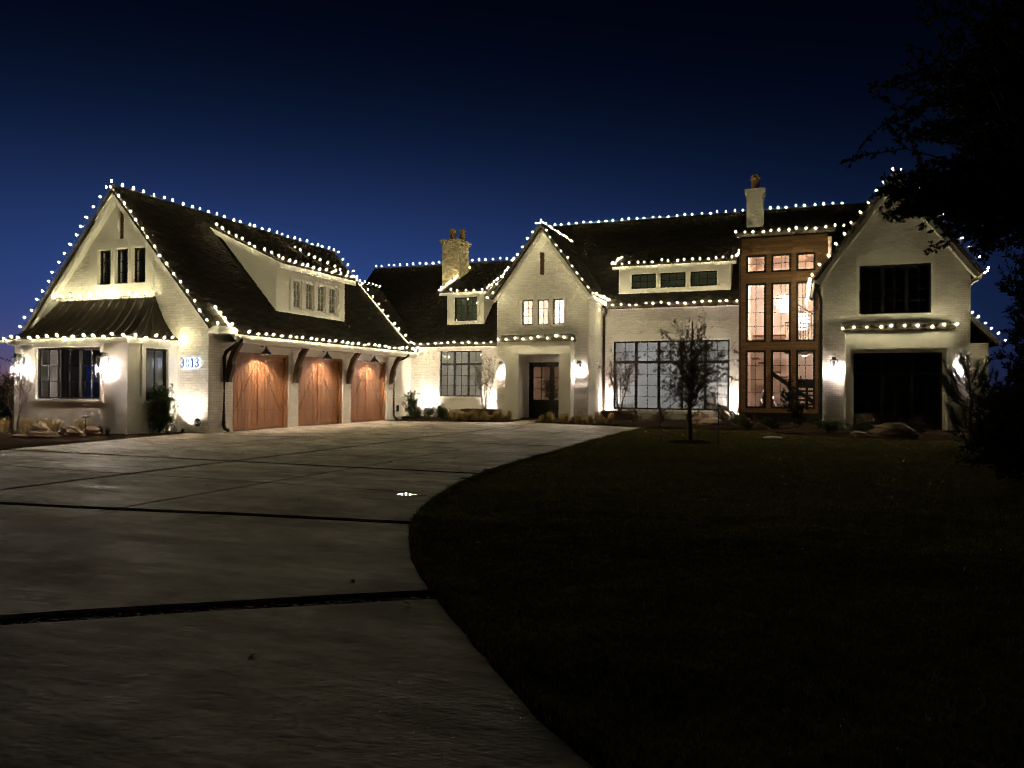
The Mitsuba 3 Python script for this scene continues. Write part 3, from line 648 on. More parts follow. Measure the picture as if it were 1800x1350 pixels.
wall(FXm(EL), rect(-34, 0, -YE - 0.25, 5.6), 0.25, 'plaster', name='entry_return_wall')
es = (EZ - 5.62) / (ER - EX + 0.0) * 0.985
rz = 8.66; ro = 0.28
zl = rz - es * (ER + ro - EX)
roof([(ER + ro, 30.72, zl), (ER + ro, 36.4, zl), (EX, 36.4, rz), (EX, 30.72, rz)], 'entry_roof')
roof([(EL - ro, 36.4, zl), (EL - ro, 30.72, zl), (EX, 30.72, rz), (EX, 36.4, rz)], 'entry_roof')
rake(Fe, EX, rz - 0.05, ER + ro, zl - 0.05, 0.0, 0.09, 0.22)
rake(Fe, EX, rz - 0.05, EL - ro, zl - 0.05, 0.0, 0.09, 0.22)
put('eave_board', FX(ER + ro - 0.02).box(30.74, 33.3, zl - 0.22, zl - 0.06, -0.03, 0.02), 'trim', house)
put('eave_soffit', FZ(zl - 0.2).box(ER, ER + ro - 0.03, 30.76, 33.3, -0.01, 0.01), 'trim', house)
put('ridge_cap', tube([(EX, 30.7, rz + 0.01), (EX, 36.2, rz + 0.01)], 0.05, 6), 'roof', house)
downspout([(-8.0, 33.2, zl - 0.15), (-8.0, 33.2, 4.9), (-8.12, 33.3, 4.7), (-8.12, 33.3, 0.1)], 0.06)
# portal
YP = 30.45; Fp = FY(YP)
pp = rect(-11.90, 0, -8.88, 3.42)
po = rect(-11.27, -0.01, -9.41, 2.86)
wall(Fp, pp.difference(po), YE - YP - 0.002, 'plaster', name='portal')
put('portal_awning', cat_(Fp.poly(Polygon([(-12.1, 3.42), (-8.78, 3.42), (-8.78, 3.52), (-12.1, 3.52)]), -0.5, 0.16), tbox(-12.05, -8.83, YP - 0.12, YE, 3.521, 3.72)), 'dark_bronze', house)
# porch behind the portal and the glazed double door
put('porch_wall', cat_(FX(-11.6).box(YE + 0.25, 32.3, 0, 3.0, -0.1, 0), FXm(-9.2).box(-32.3, -YE - 0.25, 0, 3.0, -0.1, 0.0), FZ(2.95).box(-11.75, -9.1, YE + 0.25, 32.4, 0, 0.06)), 'plaster', house)
put('porch_floor', FZ(0.0).box(-11.75, -9.1, 30.0, 32.6, -0.1, 0.006), 'concrete', house)
Fdoor = FY(32.3)
wall(Fdoor, rect(-11.75, 0, -9.1, 3.0).difference(rect(-11.42, 0.0, -9.24, 2.58)), 0.2, 'plaster', name='door_wall')
kdo = put('front_door', cat_(Fdoor.box(-11.42, -11.34, 0, 2.58, -0.15, 0.0), Fdoor.box(-9.32, -9.24, 0, 2.58, -0.15, 0.0), Fdoor.box(-11.34, -9.32, 2.48, 2.58, -0.15, 0.0)), 'black_metal', house)
for x0, x1 in ((-11.33, -10.335), (-10.325, -9.33)):
    put('leaf', cat_(Fdoor.box(x0, x1, 0.02, 0.85, -0.10, -0.05), Fdoor.box(x0, x0 + 0.10, 0.85, 2.47, -0.10, -0.05), Fdoor.box(x1 - 0.10, x1, 0.85, 2.47, -0.10, -0.05), Fdoor.box(x0 + 0.1, x1 - 0.1, 2.38, 2.47, -0.10, -0.05),
                     Fdoor.mesh(bevel_box(x0 + 0.12, x1 - 0.12, 0.14, 0.75, -0.05, -0.035, 0.008))), 'black_metal', kdo)
    pw = (x1 - x0 - 0.2) / 2
    bars = [Fdoor.box((x0 + x1) / 2 - 0.014, (x0 + x1) / 2 + 0.014, 0.85, 2.38, -0.095, -0.055)]
    for q in (1, 2):
        zz = 0.85 + q * 0.51
        bars += [Fdoor.box(x0 + 0.1, (x0 + x1) / 2 - 0.014, zz - 0.012, zz + 0.012, -0.093, -0.057), Fdoor.box((x0 + x1) / 2 + 0.014, x1 - 0.1, zz - 0.012, zz + 0.012, -0.093, -0.057)]
    put('muntin', cat_(*bars), 'black_metal', kdo)
    for p in range(2):
        for q in range(3):
            v = np.array([Fdoor.pt(x0 + 0.1 + (p + dx) * pw, 0.85 + (q + dy) * 0.51, -0.075) for dx, dy in ((0, 0), (1, 0), (1, 1), (0, 1))])
            put('pane', (v, np.array([[0, 1, 2], [0, 2, 3]])), 'glass', kdo)
put('handle', tube([Fdoor.pt(-10.40, 0.95, -0.05), Fdoor.pt(-10.40, 0.97, 0.0), Fdoor.pt(-10.40, 1.55, 0.0), Fdoor.pt(-10.40, 1.57, -0.05)], 0.014, 6), 'iron', kdo)
room(Fdoor, -12.2, -8.6, 0.0, 3.0, 4.5, 'warm_white', c0=-0.21, floor='pink_stone')
put('hall_panel', FY(37.6).box(-11.5, -9.9, 0.0, 2.6, 0, 0.05), 'pink_stone', house)
put('hall_trellis', cat_(*[FY(36.9).mesh(at(trimesh.creation.annulus(0.085, 0.10, 0.03, sections=16), -10.30 + 0.0, 0.9 + i * 0.19, 0)) for i in range(9)], FY(36.9).box(-10.42, -10.40, 0, 2.6, 0, 0.03), FY(36.9).box(-10.20, -10.18, 0, 2.6, 0, 0.03)), 'iron', house)

# ------------------------------------------------------------------ main range
YW = 33.4; Fw = FY(YW)
mp = rect(ER + 0.002, 0, -2.13, 5.12)
bw = (-7.70, -2.55, 0.45, 3.56)
bh = rect(bw[0], bw[2], bw[1], bw[3])
wall(Fw, mp.difference(bh), brick=mp.difference(rect(-7.74, 0, -2.51, 3.62)).difference(rect(-7.74, 3.62, -2.51, 3.86)), name='main_wall')
put('window_lintel', Fw.box(-7.72, -2.53, 3.60, 3.85, 0.0, 0.016), 'plaster', house)
window(Fw, *bw, 5, 2, 4, rows=[(0, 0.70, 4), (0.70, 1, 2)], mull=0.12, fw=0.07, recess=0.12, shade=True, shade_drop=1.0)
put('apron_panel', cat_(Fw.box(-7.70, -2.55, 0.28, 0.44, 0.0, 0.05), Fw.box(-7.60, -2.65, 0.02, 0.26, 0.0, 0.02)), 'trim', house)
room(Fw, -8.0, -2.3, 0.05, 4.6, 4.5, 'cool_white')
put('sofa_back', FY(33.66).box(-3.52, -2.66, 0.5, 1.10, -0.06, 0.02), 'dark_room', house)
MZ = 10.14
def mz(y): return 5.20 + s95 * (y - 33.0)
roof([(-8.0, 33.0, 5.20), (-2.05, 33.0, 5.20), (-2.05, 38.2, MZ), (-12.2, 38.2, MZ), (-10.4, 35.5, mz(35.5))], 'main_roof')
roof([(1.62, 33.4, mz(33.4)), (5.6, 33.4, mz(33.4)), (5.6, 38.2, MZ), (1.62, 38.2, MZ)], 'main_roof')
roof([(5.6, 43.4, 5.2), (-12.2, 43.4, 5.2), (-12.2, 38.2, MZ), (5.6, 38.2, MZ)], 'main_roof')
put('ridge_cap', tube([(-12.2, 38.2, MZ + 0.01), (5.6, 38.2, MZ + 0.01)], 0.055, 6), 'roof', house)
put('eave_board', FY(33.0).box(-7.95, -2.14, 5.00, 5.15, 0.0, 0.03), 'dark_bronze', house)
put('eave_soffit', FZ(5.02).box(-7.95, -2.14, 33.0, 33.4, -0.01, 0.01), 'trim', house)
# long shed dormer
Ys = 33.6; Fsd = FY(Ys)
sw = [(-6.92, -5.80), (-5.60, -4.48), (-4.26, -3.12)]
sdp = rect(-7.50, 5.70, -2.52, 6.90)
wall(Fsd, sdp.difference(shapely.union_all([rect(a, 5.97, b, 6.64) for a, b in sw])), 0.2, name='dormer_wall')
for a, b in sw: window(Fsd, a, b, 5.97, 6.64, 1, 3, 2, recess=0.05, fw=0.05, mun=0.02, shade='green')
put('dormer_trim', cat_(Fsd.box(-7.5, -2.52, 5.74, 5.80, 0, 0.025), Fsd.box(-2.98, -2.94, 5.8, 6.88, 0, 0.02)), 'trim', house)
room(Fsd, -7.3, -2.7, 5.9, 6.8, 1.5, 'grey_paint', c0=-0.21)
wall(FX(-2.52), Polygon([(Ys + 0.002, 5.72), (35.5, 7.56), (35.5, 7.6), (Ys + 0.002, 6.9)]), 0.15, name='dormer_cheek')
wall(FXm(-7.50), Polygon([(-Ys - 0.002, 5.72), (-Ys - 0.002, 6.9), (-35.5, 7.6), (-35.5, 7.56)]), 0.15, name='dormer_cheek')
roof([(-7.74, 33.3, 7.0), (-2.28, 33.3, 7.0), (-2.28, 35.95, 7.85), (-7.74, 35.95, 7.85)], 'dormer_roof', 0.08)
put('eave_board', cat_(FY(33.3).box(-7.74, -2.28, 6.84, 6.97, -0.03, 0.03)), 'trim', house)

# ------------------------------------------------------------------ stair tower clad in boards
YT = 32.4; Ft = FY(YT); TL, TR, TZ = -2.08, 1.35, 7.72
tw = [(-1.80, -1.04), (-0.80, -0.07), (0.17, 0.86)]
rows_ = [(0.62, 3.00), (3.38, 5.80), (6.27, 6.98)]
th = shapely.union_all([rect(a, r0, b, r1) for a, b in tw for r0, r1 in rows_])
tp = rect(TL, 0, TR, TZ)
tk = put('tower_wall', Ft.poly(tp.difference(th), -0.22, -0.02), 'timber', house)
z = 0.42
avail = tp.difference(shapely.union_all([rect(a - 0.03, r0 - 0.03, b + 0.03, r1 + 0.03) for a, b in tw for r0, r1 in rows_]))
while z < TZ - 0.01:
    seg = avail.intersection(rect(TL, z, TR, min(z + 0.135, TZ)))
    for g in sorted(getattr(seg, 'geoms', [seg]), key=lambda g: g.bounds[0]):
        if g.is_empty or g.area < 0.003: continue
        x0, y0, x1, y1 = g.bounds
        for q in ([g] if abs(g.area - (x1 - x0) * (y1 - y0)) < 1e-6 else []):
            put('siding_board', Ft.mesh(bevel_box(x0 + 0.001, x1 - 0.001, y0 + 0.001, y1 - 0.002, -0.018, 0.006 + RNG.uniform(-0.003, 0.003), 0.005)), 'siding', tk)
        if abs(g.area - (x1 - x0) * (y1 - y0)) >= 1e-6:
            put('siding_board', Ft.poly(g, -0.018, 0.004), 'siding', tk)
    z += 0.14
put('tower_base', Ft.box(TL, TR, 0, 0.42, -0.02, 0.03), 'dark_bronze', house)
put('corner_board', cat_(Ft.box(TL - 0.02, TL + 0.06, 0.42, TZ, -0.02, 0.016)), 'timber', house)
put('tower_side_wall', FXm(TL).box(-36, -YT - 0.22, 0, TZ, -0.2, 0.0), 'timber', house)
nrow = {0: (2, 4), 1: (2, 4), 2: (2, 2)}
for i, (a, b) in enumerate(tw):
    for j, (r0, r1) in enumerate(rows_):
        window(Ft, a, b, r0, r1, 1, nrow[j][0], nrow[j][1], fw=0.06, recess=0.0, mun=0.018)
TZe = 7.86
roof([(-2.25, 32.05, TZe), (1.6, 32.05, TZe), (1.6, 38.1, TZe + 0.365 * 6.05), (-2.25, 38.1, TZe + 0.365 * 6.05)], 'tower_roof', 0.14)
put('eave_board', FY(32.05).box(-2.25, 1.6, TZe - 0.16, TZe - 0.04, 0.0, 0.03), 'dark_bronze', house)
put('tower_upper_side', FXm(-2.1).poly(Polygon([(-32.3, 7.0), (-32.3, 7.78), (-38, 9.8), (-38, 7.0)]), -0.1, 0), 'roof', house)
downspout([(1.02, 30.9, 5.25), (1.02, 31.2, 5.15), (1.02, 31.6, 4.9), (1.05, 32.2, 4.7), (1.05, 32.25, 0.1)], 0.06)
# chimney on the tower roof
k0 = (-1.87, -1.20, 33.6, 34.5)
ck2 = put('chimney', tbox(k0[0], k0[1], k0[2], k0[3], 8.2, 9.90), 'pale_stone', house)
zz = 8.35
while zz < 9.85:
    x = k0[0]
    while x < k0[1] - 0.02:
        ww = min(RNG.uniform(0.2, 0.4), k0[1] - x); ww = k0[1] - x if k0[1] - x - ww < 0.1 else ww
        put('stone', FY(k0[2]).mesh(bevel_box(x + 0.004, x + ww - 0.004, zz + 0.004, zz + 0.116, -0.004, 0.014 + RNG.uniform(-0.005, 0.006), 0.006)), 'pale_stone', ck2); x += ww
    put('stone', FX(k0[1]).mesh(bevel_box(k0[2] + 0.004, k0[3] - 0.004, zz + 0.004, zz + 0.116, -0.004, 0.014 + RNG.uniform(-0.005, 0.006), 0.006)), 'pale_stone', ck2)
    zz += 0.12
put('chimney_cap', cat_(tbox(k0[0] - 0.05, k0[1] + 0.05, k0[2] - 0.05, k0[3] + 0.05, 9.902, 9.97), tbox(k0[0] - 0.09, k0[1] + 0.09, k0[2] - 0.09, k0[3] + 0.09, 9.972, 10.10)), 'pale_stone', ck2)
put('chimney_pot', at(lathe([(0, 0), (0.20, 0), (0.19, 0.05), (0.16, 0.1), (0.165, 0.42), (0.185, 0.48), (0.21, 0.50), (0.21, 0.58), (0.17, 0.60), (0.17, 0.68), (0.0, 0.68)], 18), -1.53, 34.0, 10.1), 'clay', ck2, smooth=40)
# stair hall
room(Ft, TL + 0.25, TR + 0.1, 0.02, 7.6, 4.2, 'warm_white', c0=-0.23, floor='pink_stone')

# ------------------------------------------------------------------ right wing
YR = 28.5; Fr_ = FY(YR); RL, RR, RX = 1.02, 5.58, 3.30; RZ = 8.86
rp = Polygon([(RL, 0), (RR, 0), (RR, 5.62), (RX, RZ - 0.14), (RL, 5.62)])
rw = (2.20, 4.43, 4.03, 5.74)
rd = rect(2.02, 0.04, 4.75, 2.67)
rpz = rect(1.74, 0, 5.02, 3.44)
wall(Fr_, rp.difference(rect(rw[0], rw[2], rw[1], rw[3])).difference(rect(1.9, 0, 4.88, 2.8)), brick=rp.difference(rect(rw[0] - 0.1, rw[2] - 0.1, rw[1] + 0.1, rw[3] + 0.35)).difference(rpz), name='right_gable_wall')
put('window_panel', Fr_.poly(rect(rw[0] - 0.1, rw[2] - 0.1, rw[1] + 0.1, rw[3] + 0.35).difference(rect(rw[0], rw[2], rw[1], rw[3])), 0.0, 0.014), 'plaster', house)
window(Fr_, *rw, 3, 2, 4, mull=0.11, recess=0.08)
room(Fr_, 1.5, 5.2, 3.8, 5.9, 3.0, 'dark_room')
YRP = 28.2; Frp = FY(YRP)
wall(Frp, rpz.difference(rect(1.90, -0.01, 4.86, 2.80)), YR - YRP - 0.002, 'plaster', name='window_portal')
Frd = FY(YR - 0.06)
wall(Frd, rect(1.90, 0, 4.86, 2.80).difference(rd), 0.2, 'plaster', name='window_reveal')
window(Frd, 2.02, 4.75, 0.04, 2.67, 3, 2, 4, rows=[(0, 0.74, 4), (0.74, 1, 1)], mull=0.12, recess=0.06)
room(Frd, 1.6, 5.2, 0.02, 2.95, 4.0, 'dark_room', c0=-0.2)
put('portal_awning', cat_(Frp.poly(rect(1.66, 3.44, 5.08, 3.52), -0.25, 0.14), tbox(1.70, 5.04, YRP - 0.08, YR, 3.521, 3.66)), 'dark_bronze', house)
rs = (RZ - 5.62) / (RR - RX) * 0.96; rro = 0.32; rzl = RZ - rs * (RR + rro - RX)
roof([(RR + rro, 28.2, rzl), (RR + rro, 34.5, rzl), (RX, 37, RZ), (RX, 28.2, RZ)], 'right_roof')
roof([(RL - rro, 34.5, rzl), (RL - rro, 28.2, rzl), (RX, 28.2, RZ), (RX, 37, RZ)], 'right_roof')
rake(Fr_, RX, RZ - 0.05, RL - rro, rzl - 0.05, 0.0, 0.24, 0.24)
rake(Fr_, RX, RZ - 0.05, RR + rro, rzl - 0.05, 0.0, 0.24, 0.24)
put('eave_board', cat_(FX(RR + rro - 0.02).box(28.24, 34.3, rzl - 0.2, rzl - 0.06, -0.03, 0.02), FXm(RL - rro + 0.02).box(-32.2, -28.24, rzl - 0.2, rzl - 0.06, -0.03, 0.02)), 'trim', house)
wall(FXm(RL), rect(-YT - 0.2, 0, -YR - 0.25, 5.5), 0.25, 'plaster', name='right_side_wall')
wall(FX(RR), rect(YR + 0.25, 0, 36, 5.5), 0.25, 'plaster', name='right_side_wall')
downspout([(RL - 0.22, 28.5, rzl - 0.15), (RL - 0.22, 28.5, rzl - 0.32), (RL - 0.12, 28.58, rzl - 0.5), (RL - 0.06, 28.62, rzl - 0.7), (RL - 0.06, 28.62, 0.1)], 0.055)
# low side range behind the pine
wall(FY(30.0), rect(RR + 0.002, 0, 6.42, 3.05), 0.25, 'plaster', brick=rect(RR + 0.01, 0, 6.42, 3.05), name='side_range_wall')
wall(FX(6.42), rect(30.25, 0, 34, 3.0), 0.25, 'plaster', name='side_range_wall')
roof([(6.75, 29.7, 3.02), (6.75, 34.5, 3.02), (5.60, 34.5, 4.25), (5.60, 29.7, 4.25)], 'side_range_roof')

# ------------------------------------------------------------------ inside the stair hall (seen through the panes)
st = thing('staircase', 'open timber staircase with thin black railing seen through the tall tower windows', 'staircase')
# upper flight rising to the left, against the back wall
for i in range(6):
    put('tread', FY(35.6).mesh(bevel_box(-1.75, -0.30, 3.10 + i * 0.20, 3.16 + i * 0.20, -0.25 - 0.28 * i, 0.05 - 0.28 * i, 0.01)), 'door_wood', st)
for i in range(7):
    put('tread', FY(35.0).mesh(bevel_box(-1.7 + 0.30 * i, -1.38 + 0.30 * i, 2.75 - i * 0.21, 2.81 - i * 0.21, -0.55, 0.55, 0.01)), 'door_wood', st)
put('stringer', FY(34.4).poly(Polygon([(-0.9, 2.25), (1.2, 0.72), (1.2, 0.50), (-0.9, 2.03)]), 0, 0.08), 'black_metal', st)
put('landing', tbox(-0.30, 1.2, 34.2, 36.2, 3.02, 3.16), 'door_wood', st)
put('landing_edge', tbox(-0.32, 1.2, 34.12, 34.2, 2.98, 3.45), 'dark_room', st)
rail = [tube([(-0.3, 34.15, 4.30), (0.45, 34.15, 4.30)], 0.022, 6), tube([(0.15, 34.0, 5.1), (1.2, 34.0, 4.35)], 0.02, 6)]
for i in range(8): rail.append(tube([(-0.28 + i * 0.105, 34.15, 3.4), (-0.28 + i * 0.105, 34.15, 4.30)], 0.010, 5))
for i in range(9): rail.append(tube([(0.2 + i * 0.115, 34.0, 3.55 - 0.0), (0.2 + i * 0.115, 34.0, 5.06 - i * 0.082)], 0.010, 5))
put('railing', cat_(*rail), 'black_metal', st)
lat = thing('lattice_screen', 'low black lattice screen behind the lowest right tower window', 'screen')
put('frame', cat_(tbox(0.10, 1.05, 32.85, 32.90, 1.46, 1.80), *[tbox(0.10, 1.05, 32.855, 32.895, 0.55 + i * 0.185, 0.63 + i * 0.185) for i in range(5)], tbox(0.10, 0.24, 32.85, 32.90, 0.5, 1.46), tbox(0.54, 0.62, 32.85, 32.90, 0.5, 1.46)), 'black_metal', lat)

# ------------------------------------------------------------------ lamps
WARM, BULBC, COOL = np.array([1.0, 0.83, 0.72]), np.array([1.0, 0.90, 0.53]), np.array([0.55, 0.75, 1.0])
glow = {}
bulb_mesh = lathe([(0.0, -0.01), (0.019, -0.008), (0.021, 0.0), (0.027, 0.018), (0.029, 0.034), (0.023, 0.054), (0.011, 0.070), (0.0, 0.076)], 9)
bulb_raw = mikit.ply(bulb_mesh, 'material_lamp_body')
sock_mesh = lathe([(0.0, -0.045), (0.017, -0.045), (0.020, -0.012), (0.0, -0.010)], 7)
NB = [0]
BULB_L = 128.0
def rot_to(d):
    d = np.asarray(d, float) / np.linalg.norm(d); R = trimesh.geometry.align_vectors([0, 0, 1], d); return R
def string(pts, label, up=(0, 0, 1), spacing=0.36, skip=()):
    k = thing('string_light', label, 'string lights', 'strings of warm white bulbs along the roof edges')
    pts = [np.asarray(p, float) for p in pts]
    seg = [np.linalg.norm(b - a) for a, b in zip(pts, pts[1:])]; L = sum(seg); n = max(2, int(round(L / spacing)) + 1)
    rg = np.random.default_rng(int(L * 1000) % 9999)
    ms = [tube(np.array(pts) , 0.008, 5)]
    for i in range(n):
        d = L * i / (n - 1); j = 0
        while j < len(seg) - 1 and d > seg[j]: d -= seg[j]; j += 1
        p = pts[j] + (pts[j + 1] - pts[j]) * (d / seg[j]) + rg.normal(0, 0.018, 3)
        dirn = np.asarray(up, float) + rg.normal(0, 0.22, 3)
        Rm = rot_to(dirn); Rm = Rm.copy(); Rm[:3, 3] = p + 0.05 * dirn / np.linalg.norm(dirn)
        b = rg.uniform(0.55, 1.45)
        put('bulb', None, None, k, raw=bulb_raw, emit=BULBC * BULB_L * b, weight=1.0, m=Rm)
        s = sock_mesh.copy(); s.apply_transform(Rm); ms.append(s); NB[0] += 1
    put('wire', cat_(*ms), 'black_metal', k)
o = 0.05
string([(PK, 16.75, PZ + 0.06), (PK, 28.5, PZ + 0.06)], 'string of bulbs along the high ridge of the garage wing', spacing=0.40)
string([(PK - 0.1, 16.66, PZ - 0.08), (-23.3, 16.66, 3.22)], 'string of bulbs down the left rake of the front garage gable', (-0.75, -0.25, 0.6))
string([(PK + 0.12, 16.66, PZ - 0.10), (-15.66, 16.66, 3.20), (-15.50, 17.3, 3.14)], 'string of bulbs down the right rake of the front garage gable', (0.5, -0.6, 0.5))
string([(-16.1, 17.46, 3.70), (-15.32, 17.46, 2.98)], 'short string of bulbs on the small rake above the first garage door', (0.4, -0.7, 0.5), 0.26)
string([(-15.15, 17.7, 2.96), (-15.15, 28.45, 2.96)], 'long string of bulbs along the eave over the garage doors', (0.8, 0, 0.5), 0.37)
string([(PK + 0.1, 28.56, PZ - 0.02), (-16.3, 28.58, 3.95), (-15.35, 28.58, 3.05)], 'string of bulbs down the far rake of the garage roof', (0.4, 0.3, 0.8), 0.40)
string([(-18.75, 20.28, 6.92), (-16.1, 20.28, 5.66)], 'string of bulbs on the near rake of the garage dormer', (0.2, -0.5, 0.8), 0.34)
string([(-16.02, 20.4, 5.62), (-16.02, 24.8, 5.62)], 'string of bulbs along the eave of the garage dormer', (0.7, 0, 0.6), 0.33)
string([(-18.95, 24.86, 7.0), (-16.1, 24.86, 5.68)], 'string of bulbs on the far rake of the garage dormer', (0.2, 0.2, 0.9), 0.36)
string([(PK, 30.4, 6.44), (PK, 32.5, 6.44)], 'short string of bulbs on the low ridge behind the garage roof', (0, 0, 1), 0.34)
string([(-21.95, 16.76, 4.14), (-18.02, 16.76, 4.08)], 'string of bulbs along the top of the curved metal bay roof', (0, -0.6, 0.8), 0.40)
string([(ex0, ey - 0.05, 2.71), (ex1, ey - 0.05, 2.71)], 'string of bulbs along the front eave of the curved metal bay roof', (0, -0.85, 0.5), 0.37)
string([(ex1 + 0.05, ey + 0.25, 2.71), (ex1 + 0.05, YG - 0.1, 2.71)], 'string of bulbs along the right eave of the curved metal bay roof', (0.85, 0, 0.5), 0.35)
string([(-16.9, 29.3, 2.98), (-16.9, 31.3, 2.98)], 'short string of bulbs on the eave between garage and middle range', (0.8, 0, 0.4), 0.4)
string([(-22.2, 36.5, 8.22), (-12.6, 36.5, 8.22)], 'string of bulbs along the ridge behind the left stone chimney', (0, 0, 1), 0.40)
string([(-17.0, 31.52, 3.46), (-12.65, 31.52, 3.46)], 'string of bulbs along the eave over the shaded window left of the entrance', (0, -0.85, 0.4), 0.36)
string([(-16.1, 32.3, 6.08), (-16.1, 35.9, 7.72)], 'string of bulbs on the left rake of the small dormer by the chimney', (-0.2, -0.2, 0.9), 0.33)
string([(-15.9, 32.22, 6.02), (-13.75, 32.22, 6.02)], 'string of bulbs along the eave of the small dormer by the chimney', (0, -0.7, 0.6), 0.40)
string([(-13.58, 32.3, 6.08), (-13.58, 35.9, 7.72)], 'string of bulbs on the right rake of the small dormer by the chimney', (0.2, -0.2, 0.9), 0.33)
string([(EX - 0.06, 30.62, rz - 0.06), (EL - ro, 30.62, zl - 0.03)], 'string of bulbs down the left rake of the entrance gable', (-0.25, -0.9, 0.12), 0.38)
string([(EX + 0.06, 30.62, rz - 0.06), (ER + ro, 30.62, zl - 0.03)], 'string of bulbs down the right rake of the entrance gable', (0.25, -0.9, 0.12), 0.38)
string([(EX, 30.8, rz + 0.07), (EX, 35.7, rz + 0.07)], 'string of bulbs on the ridge running back from the entrance gable', (0, 0, 1), 0.42)
string([(ER + ro + 0.04, 30.75, zl - 0.02), (ER + ro + 0.04, 33.2, zl - 0.02)], 'string of bulbs on the short side eave right of the entrance gable', (0.8, 0, 0.5), 0.30)
string([(-12.12, YP - 0.18, 3.55), (-8.74, YP - 0.18, 3.55)], 'string of bulbs along the dark canopy over the front door', (0, -0.9, 0.2), 0.36)
string([(-12.1, 38.2, MZ + 0.07), (2.2, 38.2, MZ + 0.07)], 'long string of bulbs along the highest main ridge', (0, 0, 1), 0.405)
string([(-7.95, 32.94, 5.16), (-2.25, 32.94, 5.16)], 'string of bulbs along the main eave over the wide window', (0, -0.85, 0.4), 0.36)
string([(-7.76, 35.4, 7.72), (-7.76, 33.25, 7.06), (-2.26, 33.25, 7.06), (-2.26, 35.4, 7.72)], 'string of bulbs around the long dormer with three windows', (0, -0.6, 0.7), 0.35)
string([(-2.2, 31.98, TZe), (1.9, 31.98, TZe)], 'string of bulbs along the top of the wooden stair tower', (0, -0.8, 0.5), 0.35)
string([(RX - 0.06, 28.16, RZ + 0.02), (RL - rro, 28.16, rzl + 0.06)], 'string of bulbs down the left rake of the right gable', (-0.5, -0.4, 0.7), 0.42)
string([(RX + 0.08, 28.16, RZ + 0.02), (RR + rro + 0.05, 28.16, rzl + 0.06)], 'string of bulbs down the right rake of the right gable behind the dark tree', (0.5, -0.4, 0.7), 0.42)
string([(RL - rro - 0.04, 28.3, rzl - 0.02), (RL - rro - 0.04, 32.0, rzl - 0.02)], 'string of bulbs on the left side eave of the right gable', (-0.8, 0, 0.5), 0.34)
string([(RR + rro + 0.05, 28.4, rzl - 0.02), (RR + rro + 0.05, 31.5, rzl - 0.02)], 'string of bulbs on the right side eave of the right gable', (0.8, 0, 0.5), 0.30)
string([(1.62, YRP - 0.16, 3.54), (5.12, YRP - 0.16, 3.54)], 'string of bulbs along the dark canopy over the large ground floor window', (0, -0.9, 0.2), 0.37)
string([(5.62, 29.62, 4.25), (6.78, 29.62, 3.10)], 'string of bulbs on the low roof at the far right end', (0.3, -0.6, 0.6), 0.26)

def lantern(F, a, b, label, L=3500.0, w=0.23, h=0.62):
    k = thing('wall_lantern', label, 'wall lantern', 'black box lanterns on the house walls')
    d0, d1 = 0.10, 0.10 + w
    t = 0.012; x0, x1 = a - w / 2, a + w / 2; y0, y1 = b - h / 2, b + h / 2
    fr = []
    for x in (x0, x1 - t):
        for c in (d0, d1 - t): fr.append(F.box(x, x + t, y0, y1, c, c + t))
    for y in (y0, y1 - t):
        fr += [F.box(x0 + t, x1 - t, y, y + t, d0, d0 + t), F.box(x0 + t, x1 - t, y, y + t, d1 - t, d1), F.box(x0, x0 + t, y, y + t, d0 + t, d1 - t), F.box(x1 - t, x1, y, y + t, d0 + t, d1 - t)]
    put('frame', cat_(*fr), 'black_metal', k)
    put('cap', cat_(F.box(x0 + 0.05, x1 - 0.05, y1, y1 + 0.10, d0 + 0.05, d1 - 0.05), F.box(x0 - 0.01, x1 + 0.01, y1 + 0.001, y1 + 0.02, d0 - 0.01, d1 + 0.01)), 'black_metal', k)
    put('bracket', cat_(F.box(a - 0.05, a + 0.05, b - 0.10, b + 0.28, 0.012, 0.03), F.box(a - 0.012, a + 0.012, y1 + 0.06, y1 + 0.085, 0.03, d0 + w / 2)), 'black_metal', k)
    put('floor_plate', F.box(x0 + 0.03, x1 - 0.03, y0 + t, y0 + t + 0.004, d0 + 0.03, d1 - 0.03), 'black_metal', k)
    for c in (d0 + t / 2, d1 - t / 2):
        v = np.array([F.pt(x, y, c) for x, y in ((x0 + t, y0 + t), (x1 - t, y0 + t), (x1 - t, y1 - t), (x0 + t, y1 - t))]); put('pane', (v, np.array([[0, 1, 2], [0, 2, 3]])), 'glass', k)
    for x in (x0 + t / 2, x1 - t / 2):
        v = np.array([F.pt(x, y, c) for c, y in ((d0 + t, y0 + t), (d1 - t, y0 + t), (d1 - t, y1 - t), (d0 + t, y1 - t))]); put('pane', (v, np.array([[0, 1, 2], [0, 2, 3]])), 'glass', k)
    for q, (dx, dc) in enumerate(((-0.035, 0), (0.035, 0.0))):
        m = F.mesh(at(lathe([(0, 0), (0.016, 0.0), (0.024, 0.05), (0.016, 0.11), (0.0, 0.13)], 9), 0, 0, 0).apply_transform(trimesh.transformations.rotation_matrix(-math.pi / 2, [1, 0, 0])).apply_translation((a + dx, y0 + 0.20, d0 + w / 2 + dc)))
        put('bulb', m, 'lamp_body', k, emit=WARM * L, weight=9.0)
lantern(Fb, -21.17, 1.88, 'box lantern on the bay left of the wide black window')
lantern(Fb, -17.80, 1.88, 'box lantern on the bay between the wide window and the corner')
lantern(Fe, -12.24, 2.17, 'box lantern on the wall left of the front door portal')
lantern(Fe, -8.60, 2.17, 'box lantern on the wall right of the front door portal')
lantern(Fr_, 1.38, 2.12, 'box lantern on the brick pier left of the large dark window')
lantern(Fr_, 5.30, 2.10, 'box lantern on the brick pier behind the pine right of the large dark window')

